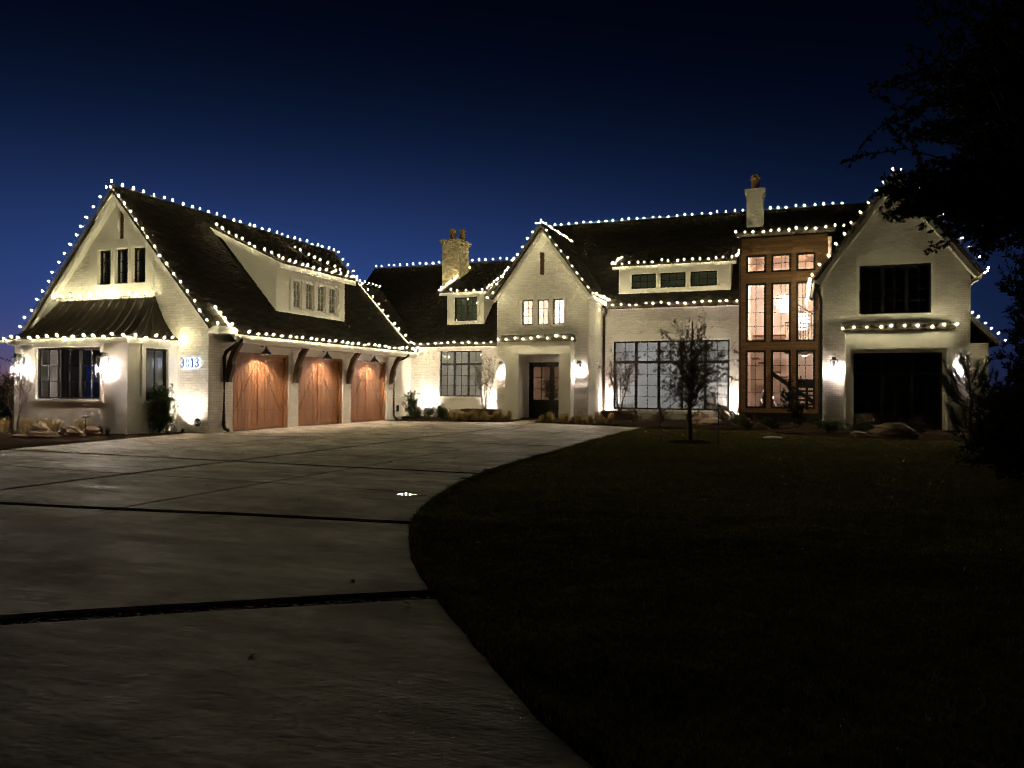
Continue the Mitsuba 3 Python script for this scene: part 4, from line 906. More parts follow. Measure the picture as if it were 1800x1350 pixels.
def barn_lamp(y, label):
    k = thing('barn_lamp', label, 'barn light', 'black barn lamps over the garage doors')
    x, z = -15.75, 2.40
    put('lamp_shade', at(lathe([(0.035, 0.17), (0.06, 0.15), (0.075, 0.105), (0.125, 0.075), (0.165, 0.0), (0.170, 0.0), (0.172, 0.004), (0.13, 0.085), (0.08, 0.115), (0.066, 0.16), (0.035, 0.18)], 24), x, y, z), 'iron', k, smooth=40)
    put('neck', cat_(at(lathe([(0, 0.17), (0.033, 0.17), (0.033, 0.24), (0.02, 0.26), (0, 0.26)], 14), x, y, z), tube([(x, y, z + 0.25), (x - 0.03, y, z + 0.33), (x - 0.10, y, z + 0.34), (x - 0.18, y, z + 0.30)], 0.014, 7)), 'iron', k)
    put('wall_plate', FX(XG).mesh(at(trimesh.creation.cylinder(0.05, 0.03, sections=14), y, z + 0.29, 0.035)), 'iron', k)
    put('bulb', at(lathe([(0, 0.0), (0.025, 0.006), (0.036, 0.035), (0.025, 0.07), (0.014, 0.09), (0.0, 0.09)], 12), x, y, z + 0.085), 'lamp_body', k, emit=np.array([1.0, 0.83, 0.68]) * 3600, weight=10.0)
for y, w in ((19.28, 'first garage door from the front gable'), (22.60, 'middle garage door'), (25.82, 'third garage door farthest from the front gable')):
    barn_lamp(y, 'black barn lamp over the ' + w)

def uplight(x, y, label, tgt, inten=36.0, cut=55, beam=18):
    k = thing('ground_spotlight', label, 'garden spotlight', 'small spotlights in the beds washing the walls')
    p = np.array([x, y, 0.10]); d = np.asarray(tgt, float) - p; d /= np.linalg.norm(d)
    can = lathe([(0, -0.10), (0.035, -0.10), (0.045, -0.06), (0.048, 0.03), (0.042, 0.03), (0.038, 0.0), (0, 0.0)], 14); can.apply_transform(rot_to(d)); can.apply_translation(p)
    put('housing', can, 'iron', k, smooth=40)
    put('stake', tube([(x, y, -0.1), (x, y, 0.04)], 0.012, 6), 'iron', k)
    q = p + d * 0.035
    scene[k + '_beam'] = {'type': 'spot', 'to_world': T().look_at(origin=q.tolist(), target=(q + d).tolist(), up=[0.3, 0.2, 0.9] if abs(d[2]) < 0.9 else [1, 0, 0]), 'intensity': {'type': 'rgb', 'value': (np.array([1.0, 0.87, 0.77]) * inten * K).tolist()},
                          'cutoff_angle': float(cut), 'beam_width': float(beam), 'sampling_weight': 14.0}
uplight(-16.52, 16.62, 'spotlight washing the brick below the house number', (-16.52, 16.98, 1.2), 20)
uplight(-16.45, 31.6, 'spotlight washing the wall left of the shaded window beside the entrance', (-16.45, 31.97, 1.2))
uplight(-12.98, 31.62, 'spotlight behind the planter left of the entrance portal', (-12.98, 31.97, 1.1))
uplight(-7.98, 33.0, 'spotlight behind the right planter on the brick beside the downspout', (-7.98, 33.37, 1.2), 46)
uplight(-2.32, 33.0, 'spotlight on the brick strip between the wide window and the tower', (-2.32, 33.37, 1.2), 46)

# house number with light glowing onto the wall behind it
def digit(ch):
    if ch == '0':
        o = affinity.scale(Point(0, 0).buffer(1, 24), 0.30, 0.5); i = affinity.scale(Point(0, 0).buffer(1, 24), 0.135, 0.43); return affinity.translate(o.difference(i), 0.30, 0.5)
    if ch == '1':
        return shapely.union_all([rect(0.16, 0.0, 0.34, 1.0), rect(0.04, 0.0, 0.46, 0.07), Polygon([(0.02, 0.80), (0.20, 1.0), (0.22, 0.86), (0.04, 0.74)])])
    up = affinity.translate(affinity.scale(Point(0, 0).buffer(1, 24), 0.26, 0.265).difference(affinity.scale(Point(-0.07, 0).buffer(1, 24), 0.18, 0.20)), 0.28, 0.735)
    lo = affinity.translate(affinity.scale(Point(0, 0).buffer(1, 24), 0.29, 0.30).difference(affinity.scale(Point(-0.09, 0).buffer(1, 24), 0.20, 0.235)), 0.28, 0.30)
    cut = Polygon([(-0.1, 0.22), (0.06, 0.30), (0.25, 0.45), (0.25, 0.58), (0.06, 0.71), (-0.1, 0.76)])
    return shapely.union_all([up, lo]).difference(cut).union(Point(0.07, 0.80).buffer(0.062)).union(Point(0.07, 0.19).buffer(0.07)).union(rect(0.2, 0.475, 0.36, 0.555))
hn = thing('house_number', 'dark blue raised numerals 3013 glowing blue white against the brick of the front gable', 'house number')
DHGT = 0.265; x = -16.95
for ch in '3013':
    g = affinity.translate(affinity.scale(digit(ch), DHGT, DHGT, origin=(0, 0)), x, 1.93)
    put('digit', Fg.poly(g, 0.055, 0.075), 'number_blue', hn)
    v = Fg.poly(g.buffer(-0.006), 0.048, 0.0485)
    put('glow_strip', v, 'lamp_body', hn, emit=COOL * 30, weight=3.0)
    x += 0.165 if ch == '1' else 0.192

# lamps inside
def ceiling_lamp(x, y, z, label, L, r=0.12, w=10.0, color=(1, 0.80, 0.62)):
    k = thing('ceiling_lamp', label, 'ceiling lamp')
    put('rim', at(lathe([(r + 0.012, 0.03), (r + 0.012, -0.03), (r, -0.03), (r, 0.03)], 20), x, y, z), 'iron', k)
    put('diffuser', at(lathe([(0, -0.04), (r * 0.7, -0.03), (r, 0.0), (r, 0.02), (0, 0.02)], 16), x, y, z), 'lamp_body', k, emit=np.array(color) * L, weight=w)
ceiling_lamp(-10.6, 34.9, 2.92, 'lit ceiling lamp in the entrance hall behind the glazed front door', 60)
ceiling_lamp(-10.4, 31.75, 2.93, 'small recessed lamp in the porch ceiling before the front door', 62, 0.06, 6.0, (1, 0.84, 0.74))
ceiling_lamp(-10.2, 33.0, 5.95, 'lit ceiling lamp behind the three small windows over the entrance', 520, 0.13, color=(1, 0.86, 0.78))
ceiling_lamp(-14.8, 34.2, 3.2, 'lit lamp behind the drawn shades left of the entrance', 62, 0.14, color=(0.95, 1, 1))
ceiling_lamp(-5.1, 36.0, 4.4, 'lit lamp behind the drawn shades of the wide window', 180, 0.18, color=(0.96, 1, 1))
ceiling_lamp(-19.3, 17.6, 2.42, 'lit ceiling lamp in the dim room behind the bay window', 6, 0.10, color=(0.8, 0.9, 1.0))
ceiling_lamp(-0.5, 34.0, 7.5, 'lit ceiling lamp at the top of the stair tower', 720, 0.16, 14, color=(1, 0.88, 0.80))
ceiling_lamp(0.5, 33.6, 2.86, 'lit ceiling lamp under the landing of the stair tower', 150, 0.12, 10, (1, 0.86, 0.74))
def chandelier(x, y, z, label, L, r=0.42, tiers=5):
    k = thing('chandelier', label, 'chandelier', 'tiered chandeliers in the stair tower')
    put('stem', tube([(x, y, z + 0.5), (x, y, z + 2.2)], 0.012, 6), 'iron', k)
    for t, q in enumerate((0.72, 0.95, 1.0, 0.80, 0.55)[:tiers]):
        rr = r * q; zz = z + 0.30 - 0.16 * t
        put('ring', at(lathe([(rr, -0.035), (rr + 0.02, -0.035), (rr + 0.02, 0.035), (rr, 0.035), (rr, -0.035)], 20), x, y, zz), 'lamp_body', k, emit=WARM * L, weight=8.0)
        put('hoop', at(lathe([(rr - 0.012, 0.045), (rr + 0.03, 0.045), (rr + 0.03, 0.062), (rr - 0.012, 0.062), (rr - 0.012, 0.045)], 20), x, y, zz), 'iron', k)
chandelier(-0.30, 34.4, 5.15, 'large glowing tiered chandelier behind the middle tower window', 3.6, 0.40)
chandelier(0.42, 34.3, 4.35, 'smaller glowing chandelier behind the right tower window', 3.6, 0.26)
# Christmas tree in the hall
ct = thing('christmas_tree', 'dark decorated conifer with tiny lights behind the lowest tower windows', 'christmas tree')
rg = np.random.default_rng(21)
put('trunk', tube([(-0.98, 33.6, 0.03), (-0.98, 33.6, 1.9)], [0.05, 0.012], 7), 'bark', ct)
n = 5200; h = rg.random(n) ** 1.25 * 1.85; rr = 0.46 * (1 - h / 1.95) * np.sqrt(rg.random(n)); an = rg.uniform(0, 6.28, n)
C = np.column_stack([-0.98 + rr * np.cos(an), 33.6 + rr * np.sin(an), 0.12 + h - rr * 0.25])
def needle_mesh(C, D, L, w, rg):
    n = len(C); D = D / (np.linalg.norm(D, axis=1, keepdims=True) + 1e-9); S = np.cross(D, rg.normal(size=(n, 3))); S /= np.linalg.norm(S, axis=1, keepdims=True) + 1e-9
    L = np.broadcast_to(L, (n,))[:, None]; w = np.broadcast_to(w, (n,))[:, None]
    v = np.stack([C - S * w, C + S * w, C + D * L], 1); return trimesh.Trimesh(v.reshape(-1, 3), np.arange(3 * n).reshape(-1, 3), process=False)
put('crown', needle_mesh(C, np.column_stack([np.cos(an), np.sin(an), rg.normal(0, 0.4, n)]), rg.uniform(0.05, 0.10, n), 0.012, rg), 'leaf_black', ct)
tiny = trimesh.creation.icosphere(0, 0.014); tl = []
for i in range(46):
    hh = rg.random() ** 1.2 * 1.7; q = 0.47 * (1 - hh / 1.95); a = rg.uniform(-math.pi, 0.3); tl.append(at(tiny, -0.98 + q * math.cos(a), 33.6 + q * math.sin(a), 0.14 + hh - q * 0.25))
put('tree_lights', cat_(*tl), 'lamp_body', ct, emit=WARM * 22, weight=1.0, kind='stuff')
# items in the office behind the bay
k = put('storage_locker', bevel_box(-21.38, -21.05, 17.42, 17.78, 0.07, 2.05, 0.01), 'blue_paint'); tag(k, 'bright blue tall locker inside the room behind the bay window', 'locker')
k = put('storage_locker', bevel_box(-21.38, -21.08, 17.80, 17.95, 0.07, 1.75, 0.01), 'red_paint'); tag(k, 'narrow red locker beside the blue one behind the bay window', 'locker')
k = put('bookcase', cat_(bevel_box(-21.38, -21.0, 16.42, 17.05, 0.07, 2.5, 0.01)), 'black_metal'); tag(k, 'tall black cupboard in the middle of the room behind the bay window', 'cupboard')
put('room_shelf', bevel_box(-21.38, -20.9, 18.1, 20.3, 0.07, 2.5, 0.01), 'black_metal', house)
k = put('white_pier', bevel_box(-21.38, -21.2, 15.75, 16.38, 0.07, 2.5, 0.01), 'ceiling_white', house)
k = thing('potted_plant', 'leafy potted plant inside the hall behind the front door glass', 'potted plant')
put('pot', at(lathe([(0, 0), (0.16, 0), (0.21, 0.40), (0.19, 0.40), (0.17, 0.36), (0, 0.36)], 16), -11.0, 34.3, 0.0), 'plant_pot', k, smooth=40)

# ------------------------------------------------------------------ planting
def leaf_cloud(C, N, size, rg, fold=0.25, ratio=0.5):
    """two-triangle folded leaves at points C"""
    n = len(C); d = rg.normal(size=(n, 3)) if N is None else N; d = d / (np.linalg.norm(d, axis=1, keepdims=True) + 1e-9)
    s = np.cross(d, rg.normal(size=(n, 3))); s /= np.linalg.norm(s, axis=1, keepdims=True) + 1e-9; up = np.cross(d, s)
    L = (rg.uniform(0.7, 1.3, n) * size)[:, None]; w = L * ratio / 2
    mid = C + d * L * 0.5
    v = np.stack([C, mid + s * w + up * w * fold, C + d * L, mid - s * w + up * w * fold], 1)
    f = (np.array([[0, 1, 2], [0, 2, 3]])[None] + 4 * np.arange(n)[:, None, None]).reshape(-1, 3)
    return trimesh.Trimesh(v.reshape(-1, 3), f, process=False)
def limb(p0, p1, r0, r1, rg, n=6, sag=0.0, wob=0.06, sides=5):
    p0, p1 = np.asarray(p0, float), np.asarray(p1, float); t = np.linspace(0, 1, n)[:, None]; L = np.linalg.norm(p1 - p0)
    q = p0 + (p1 - p0) * t; q[1:-1] += rg.normal(0, wob * L / 3, (n - 2, 3)); q[:, 2] += (sag * L * np.sin(np.pi * t))[:, 0]
    return q, tube(q, np.linspace(r0, r1, n), sides)
def crown_targets(c, rad, n, rg, shell=0.55):
    out = []
    while len(out) < n:
        d = rg.normal(size=3); d /= np.linalg.norm(d); r = shell + (1 - shell) * rg.random() if rg.random() < 0.75 else rg.random() * shell
        q = d * r * (0.85 + 0.3 * rg.random()); out.append(np.asarray(c) + q * np.asarray(rad))
    return np.array(out)
def tree(base, top, r0, c, rad, nl, leaves, size, rg, start=0.3, ratio=0.5, droop=0.0, twigs=3, sag=0.08, rt=0.012):
    """trunk, limbs and twigs to points of the crown, leaves gathered on the twigs: (wood mesh, leaf points, leaf directions)"""
    base, top = np.asarray(base, float), np.asarray(top, float); q, m = limb(base, top, r0, r0 * 0.3, rg, 10, 0, 0.02, 8); wood = [m]; C, D = [], []
    for tgt in crown_targets(c, rad, nl, rg):
        hz = np.clip((tgt[2] - base[2]) * rg.uniform(0.35, 0.75), (top[2] - base[2]) * start, (top[2] - base[2]) * 0.97); f = hz / (top[2] - base[2]); i = min(int(f * 9), 8); p = q[i] + (q[i + 1] - q[i]) * (f * 9 - i)
        b, m = limb(p, tgt, max(r0 * 0.32 * (1 - 0.6 * f), rt), rt * 0.5, rg, 6, sag, 0.12); wood.append(m)
        for _ in range(twigs):
            s = rg.uniform(0.35, 1.0); j = min(int(s * 5), 4); o = b[j] + (b[j + 1] - b[j]) * (s * 5 - j)
            e = o + rg.normal(0, 1, 3) * np.asarray(rad) * 0.22 + (tgt - p) * 0.10; t, m = limb(o, e, rt * 0.5, rt * 0.22, rg, 4, 0.05, 0.1, 4); wood.append(m)
            k = max(1, leaves // (nl * twigs)); u = rg.random(k) ** 0.7; jj = np.minimum((u * 3).astype(int), 2); pp = t[jj] + (t[jj + 1] - t[jj]) * (u * 3 - jj)[:, None]
            C.append(pp + rg.normal(0, 0.012, (k, 3))); D.append(rg.normal(0, 1, (k, 3)) + (e - o) / (np.linalg.norm(e - o) + 1e-6) * 0.8 + np.array([0, 0, -droop]))
    return cat_(*wood), np.vstack(C), np.vstack(D)
rg = np.random.default_rng(5)
pc = np.column_stack([rg.normal(-11.0, 0.20, 420), rg.normal(34.3, 0.20, 420), rg.uniform(0.5, 1.75, 420)])
put('foliage', leaf_cloud(pc, None, 0.13, rg), 'leaf_green', k); put('stem', tube([(-11.0, 34.3, 0.3), (-11.02, 34.3, 1.6)], 0.015, 6), 'bark', k)

# staked tree on the lawn
tb = np.array([-2.44, 19.28, 0.0])
k = thing('lawn_tree', 'young leafy staked tree standing in a mulch ring on the lawn', 'tree')
w, C, D = tree(tb, tb + [0.05, 0, 3.1], 0.060, tb + [0.0, 0, 2.2], (1.08, 1.05, 1.25), 70, 4700, 0.070, rg, 0.28, 0.42, 0.9, 5, 0.06, 0.0075)
put('trunk', w, 'bark', k, smooth=40); put('crown', leaf_cloud(C, D, 0.072, rg, 0.3, 0.42), 'leaf_olive', k)
m = lathe([(0, 0.06), (0.30, 0.055), (0.52, 0.03), (0.62, -0.03), (0, -0.03)], 28); m = m.subdivide(); m.vertices += 0.012 * (np.random.default_rng(1).random(m.vertices.shape) - 0.5)
kk = put('mulch_ring', at(m, *tb[:2], 0.0), 'mulch', smooth=40); tag(kk, 'round dark mulch ring around the young lawn tree', 'mulch ring')
for i, (x, y, t) in enumerate(((-3.02, 18.35, 'left'), (-1.72, 18.95, 'right'))):
    kk = thing('tree_stake', f'thin dark metal stake with a strap on the {t} side of the young lawn tree', 'tree stake', 'stakes holding the lawn tree')
    put('post', tube([(x, y, -0.1), (x + (0.02 if i else -0.03), y, 1.02)], 0.016, 6), 'iron', kk)
    put('strap', tube([(x, y, 0.78 if i == 0 else 0.95), ((x + tb[0]) / 2, (y + tb[1]) / 2, 1.05), (tb[0] + 0.03 * (1 if i else -1), tb[1] - 0.06, 1.35 if i == 0 else 1.30)], 0.010, 5), 'iron', kk)
kk = put('cover_lid', at(lathe([(0, 0.05), (0.10, 0.047), (0.22, 0.03), (0.27, 0.0), (0.27, -0.04), (0, -0.04)], 24), -0.5, 21.9, 0.02), 'pale_stone', smooth=40); tag(kk, 'pale low round cover lid lying in the lawn right of the tree', 'cover lid')

# multi-stem trees in rust coloured planters
def planter(x0, x1, y0, y1, h, label):
    k = thing('planter', label, 'planter', 'long rust brown steel planters')
    put('box', cat_(tbox(x0, x1, y0, y0 + 0.02, -0.05, h), tbox(x0, x1, y1 - 0.02, y1, -0.05, h), tbox(x0, x0 + 0.02, y0 + 0.02, y1 - 0.02, -0.05, h), tbox(x1 - 0.02, x1, y0 + 0.02, y1 - 0.02, -0.05, h)), 'corten', k)
    put('soil', tbox(x0 + 0.02, x1 - 0.02, y0 + 0.02, y1 - 0.02, 0.0, h - 0.05), 'mulch', k)
planter(-14.20, -12.3, 30.75, 31.45, 0.42, 'long rust brown planter left of the entrance portal')
planter(-7.95, -6.45, 32.0, 32.75, 0.40, 'long rust brown planter right of the entrance in front of the downspout')
def multistem(base, h, rad, zc, label, leaves, size, seed, stems=6, mat='leaf_rust'):
    rg = np.random.default_rng(seed); k = thing('crape_myrtle', label, 'small tree'); base = np.asarray(base, float); W, Cs, Ds = [], [], []
    for s in range(stems):
        a = 6.28 * s / stems + rg.uniform(-0.3, 0.3); top = base + np.array([math.cos(a) * rad * 0.45, math.sin(a) * rad * 0.35, h * rg.uniform(0.62, 0.8)])
        w, C, D = tree(base + [math.cos(a) * 0.05, math.sin(a) * 0.05, 0], top, 0.022, base + [math.cos(a) * rad * 0.42, math.sin(a) * rad * 0.4, zc], (rad * 0.62, rad * 0.6, h * 0.33), 9, leaves // stems, size, rg, 0.45, 0.5, 0.3, 4, 0.03, 0.008)
        W.append(w); Cs.append(C); Ds.append(D)
    put('stems', cat_(*W), 'bark', k, smooth=40); put('crown', leaf_cloud(np.vstack(Cs), np.vstack(Ds), size, rg, 0.3, 0.5), mat, k)
multistem((-13.15, 31.1, 0.35), 2.55, 0.95, 1.85, 'sparse multi-stemmed tree in the planter left of the entrance', 900, 0.065, 31, 5, 'leaf_olive')
multistem((-7.15, 32.35, 0.35), 2.85, 1.15, 2.0, 'rust leaved multi-stemmed tree in the planter right of the entrance', 1250, 0.075, 32, 7)
# bare shrub-tree before the bay
multistem((-19.95, 14.1, 0.0), 2.35, 0.62, 1.65, 'nearly bare twiggy shrub in front of the left lantern of the bay', 240, 0.045, 33, 4)

def shrub(x, y, h, r, label, n=900, size=0.06, mat='leaf_green', seed=0, group=None, limbs=26):
    rg = np.random.default_rng(seed + 100); k = thing('shrub', label, 'shrub', group)
    w, C, D = tree((x, y, -0.02), (x + rg.uniform(-.05, .05), y, h * 0.85), 0.02, (x, y, h * 0.55), (r, r, h * 0.5), limbs, n, size, rg, 0.1, 0.5, -0.3, 3, 0.05, 0.008)
    put('stems', w, 'bark', k); put('foliage', leaf_cloud(C, D, size, rg, 0.3, 0.5), mat, k)
shrub(-16.95, 16.2, 1.42, 0.52, 'tall dense dark green shrub in front of the bright brick by the house number', 6500, 0.055, 'leaf_green', 1, None, 110)
shrub(-15.95, 29.3, 1.30, 0.36, 'tall narrow evergreen shrub just past the end of the garage', 5000, 0.05, 'leaf_green', 2, None, 90)
G2 = 'low rounded shrubs in the front beds'
for i, (x, y, h, r, m, lab) in enumerate([
    (-15.35, 28.7, 0.50, 0.34, 'leaf_green', 'low round shrub right beside the tall evergreen at the garage end'),
    (-14.85, 28.9, 0.55, 0.36, 'leaf_green', 'low shrub left of the bright spotlight pool beside the shaded window'),
    (-14.45, 29.3, 0.72, 0.26, 'leaf_green', 'narrow upright shrub in front of the bright spotlight pool'),
    (-14.05, 28.7, 0.52, 0.50, 'leaf_green', 'wide feathery shrub under the shaded window left of the boulder'),
    (-12.95, 29.4, 0.48, 0.22, 'leaf_green', 'small shrub between the pale boulder and the left planter'),
    (-5.95, 29.2, 0.62, 0.48, 'leaf_olive', 'mounded shrub just right of the right planter'),
    (-4.85, 29.6, 0.60, 0.50, 'leaf_olive', 'mounded shrub under the second panel of the wide window'),
    (-3.75, 29.8, 0.50, 0.28, 'leaf_green', 'small dark shrub behind the trunk of the lawn tree'),
    (-2.55, 29.6, 0.72, 0.36, 'leaf_olive', 'upright shrub right of the orange rocks under the wide window'),
    (-1.95, 28.9, 0.62, 0.46, 'leaf_green', 'dark shrub below the bright brick strip left of the tower'),
    (-1.45, 26.7, 0.42, 0.44, 'leaf_olive', 'low pale shrub at the lawn edge left of the tower'),
    (-0.70, 27.2, 0.46, 0.52, 'leaf_green', 'low mounded shrub at the foot of the tower'),
    (1.05, 25.2, 0.52, 0.62, 'leaf_green', 'round shrub at the foot of the lit brick pier of the right gable'),
    (2.05, 25.9, 0.45, 0.55, 'leaf_green', 'low spreading shrub left of the tan boulder under the dark window'),
    (3.6, 25.6, 0.50, 0.55, 'leaf_black', 'dark shrub behind the tan boulder under the dark window'),
    (4.9, 24.2, 0.55, 0.5, 'leaf_olive', 'low shrub catching light at the foot of the pine')]):
    shrub(x, y, h, r, lab, 1700, 0.045, m, 10 + i, G2, 44)
shrub(0.02, 27.4, 1.75, 0.62, 'tall dark shrub in front of the middle tower window', 2600, 0.065, 'leaf_black', 41)
# ornamental grasses
def grass_clump(x, y, h, r, label, group, seed, n=420, mat='straw'):
    rg = np.random.default_rng(seed + 500); k = thing('ornamental_grass', label, 'ornamental grass', group)
    a = rg.uniform(0, 6.28, n); b0 = np.column_stack([x + rg.normal(0, r * 0.16, n), y + rg.normal(0, r * 0.16, n), np.full(n, -0.02)]); L = h * rg.uniform(0.6, 1.1, n); out = rg.uniform(0.1, 1.0, n) * r
    d = np.column_stack([np.cos(a), np.sin(a), a * 0]); s = np.column_stack([-np.sin(a), np.cos(a), a * 0]) * 0.0035
    p1 = b0 + d * out[:, None] * 0.35 + np.array([0, 0, 1]) * (L * 0.62)[:, None]; p2 = b0 + d * out[:, None] + np.array([0, 0, 1]) * (L * (1 - 0.25 * out / r))[:, None]
    v = np.stack([b0 - s, b0 + s, p1 + s, p1 - s, p2], 1); f = (np.array([[0, 1, 2], [0, 2, 3], [3, 2, 4]])[None] + 5 * np.arange(n)[:, None, None]).reshape(-1, 3)
    put('blades', trimesh.Trimesh(v.reshape(-1, 3), f, process=False), mat, k)
gl = 'straw coloured grass clumps left of the entrance path'; gr = 'straw coloured grass clumps right of the entrance path'
for i in range(11):
    t = i / 10; grass_clump(-13.2 + t * 2.1, 28.1 + t * 0.95 + (0.16 if i % 2 else -0.12), (0.52, 0.34, 0.44, 0.58, 0.30)[i % 5], (0.30, 0.20, 0.26)[i % 3], 'straw coloured grass clump in the row left of the entrance path', gl, i)
for i in range(12):
    t = i / 11; grass_clump(-9.35 + t * 2.9, 28.15 - t * 0.65 + (0.16 if i % 2 else -0.12), (0.36, 0.52, 0.30, 0.46, 0.56)[i % 5], (0.24, 0.30, 0.20)[i % 3], 'straw coloured grass clump in the row right of the entrance path', gr, 80 + i)
gb_ = 'dry grass clumps in the bed by the bay'
for i, (x, y) in enumerate(((-21.2, 13.6), (-20.7, 13.2), (-20.3, 13.7), (-21.8, 14.2), (-20.9, 14.4), (-19.9, 14.9), (-18.5, 14.95), (-19.6, 13.1), (-21.6, 13.1), (-20.2, 14.6), (-22.3, 13.9), (-19.3, 14.75))):
    grass_clump(x, y, 0.55, 0.42, 'dry grass clump in the bed at the left edge by the bay', gb_, 40 + i, 300)
grass_clump(-17.55, 14.75, 0.38, 0.14, 'small upright grass tuft below the right bay lantern', None, 60, 150, 'leaf_olive')
grass_clump(-17.1, 14.6, 0.34, 0.16, 'small grass tuft at the bay corner', None, 61, 130, 'leaf_olive')
# boulders
def boulder(x, y, rx, ry, rz, label, seed, group=None, rot=0.0, lift=0.3):
    rg = np.random.default_rng(seed); m = trimesh.creation.icosphere(4, 1.0); v = np.asarray(m.vertices)
    ax = rg.normal(size=(9, 3)); ax /= np.linalg.norm(ax, axis=1, keepdims=True); off = rg.uniform(0.62, 0.95, 9)
    for a, o_ in zip(ax, off):
        e = np.maximum(v @ a - o_, 0); v = v - e[:, None] * a * 0.85
    v = v * (1 + 0.40 * (meshkit.fbm(v * 2.0 + seed, 3, seed) - 0.5) + 0.16 * (meshkit.fbm(v * 7.0 + seed, 3, seed + 3) - 0.5))[:, None]
    v[:, :2] *= (1 + 0.07 * np.sign(np.sin(v[:, 2] * 13 + 1.5 * v[:, 0])))[:, None]; m = trimesh.Trimesh(v * np.array([rx, ry, rz]), m.faces, process=False)
    k = put('boulder', at(m, x, y, rz * lift, rot), 'rock', smooth=35); tag(k, label, 'boulder', group)
boulder(-18.85, 14.05, 0.30, 0.26, 0.29, 'large rounded dark boulder left in the heap by the bay', 1)
boulder(-18.20, 13.60, 0.40, 0.28, 0.16, 'flat layered boulder in the front middle of the heap by the bay', 2, None, 0.2)
boulder(-18.45, 13.15, 0.22, 0.18, 0.10, 'small pale flat boulder at the very front of the heap by the bay', 3)
boulder(-18.15, 14.35, 0.34, 0.25, 0.24, 'orange brown boulder at the back of the heap by the bay', 4)
boulder(-17.70, 14.55, 0.33, 0.24, 0.23, 'rounded pale topped boulder at the right end of the heap by the bay', 5, None, -0.2)
boulder(-17.50, 13.95, 0.30, 0.24, 0.20, 'ridged boulder low at the right front of the heap by the bay', 6)
boulder(-13.50, 28.9, 0.40, 0.32, 0.34, 'pale boulder under the shaded window left of the straw grasses', 7, None, 0.4)
boulder(-3.30, 29.3, 0.36, 0.28, 0.48, 'pointed orange rock behind the lawn tree under the wide window', 8, None, 0.5)
boulder(-2.85, 28.9, 0.44, 0.3, 0.26, 'low layered orange rock right of the pointed one under the wide window', 9)
boulder(2.72, 23.6, 0.62, 0.42, 0.34, 'long sloping tan boulder at the lawn edge under the large dark window', 10, None, -0.15)
boulder(1.88, 23.75, 0.30, 0.26, 0.14, 'small flat tan rock left of the long sloping boulder', 11)
# dark things at the frame edges
def loose_bush(x, y, h, r, label, seed, n=5200, name='dark_bush', cat='bush', limbs=60, size=0.10):
    """an open, ragged evergreen: limbs to scattered points, feathery sprays along their twigs"""
    rg = np.random.default_rng(seed); k = thing(name, label, cat)
    w, C, D = tree((x, y, -0.05), (x + rg.uniform(-0.1, 0.1), y, h * 0.92), 0.05, (x, y, h * 0.54), (r, r, h * 0.52), limbs, n, size, rg, 0.08, 0.3, -0.7, 5, 0.10, 0.010)
    put('trunk', w, 'bark', k); put('crown', leaf_cloud(C, D, size, rg, 0.2, 0.3), 'leaf_black', k)
loose_bush(4.30, 15.0, 4.2, 0.80, 'tall dark ragged evergreen at the right edge of the picture', 71, 42000, 'juniper', 'conifer', 260)
loose_bush(4.0, 16.6, 1.55, 0.85, 'dark feathery bush in front of the tall evergreen at the right edge', 76, 7000)
loose_bush(3.2, 13.2, 0.95, 0.80, 'low dark bush in the right foreground below the oak', 72, 6000)
loose_bush(5.15, 20.6, 1.7, 1.0, 'dark bush behind the pine at the right', 73, 8000)
loose_bush(-23.6, 16.4, 1.75, 1.1, 'dark hedge bush at the far left beside the bay', 74, 8000)
loose_bush(-27.0, 20.0, 2.2, 1.6, 'larger dark bush far left behind the bay', 75, 9000)
# pine sapling with upswept needle brushes
rg = np.random.default_rng(80); k = thing('pine_tree', 'young pine with upswept bristly branches in front of the right lantern', 'pine tree')
pb = np.array([4.15, 21.3, 0.0]); W = [tube([pb, pb + [0.03, 0, 1.1], pb + [-0.06, 0, 2.25]], [0.05, 0.035, 0.012], 7)]; C, D = [], []
for i in range(26):
    h = rg.uniform(0.15, 1.8); a = rg.uniform(0, 6.28); L = rg.uniform(0.45, 0.95) * (1 - 0.2 * h / 2); o_ = pb + [0, 0, h]; d = np.array([math.cos(a), 0.8 * math.sin(a), 0])
    t = np.linspace(0, 1, 9)[:, None]; q = o_ + d * L * t * (1 - 0.25 * t) + np.array([0, 0, 1]) * (0.10 * t + 0.75 * t ** 2) * L; W.append(tube(q, np.linspace(0.014, 0.005, 9), 5))
    m_ = 260; u = 0.3 + 0.75 * rg.random(m_) ** 0.8; j = np.minimum((u * 8).astype(int), 7); pp = q[j] + (q[j + 1] - q[j]) * (u * 8 - j)[:, None]; ax = q[j + 1] - q[j]; ax /= np.linalg.norm(ax, axis=1, keepdims=True)
    C.append(pp); D.append(ax * 1.0 + rg.normal(0, 0.55, (m_, 3)))
put('trunk', cat_(*W), 'bark', k); put('crown', needle_mesh(np.vstack(C), np.vstack(D), rg.uniform(0.16, 0.30, sum(map(len, C))), 0.0035, rg), 'leaf_black', k)
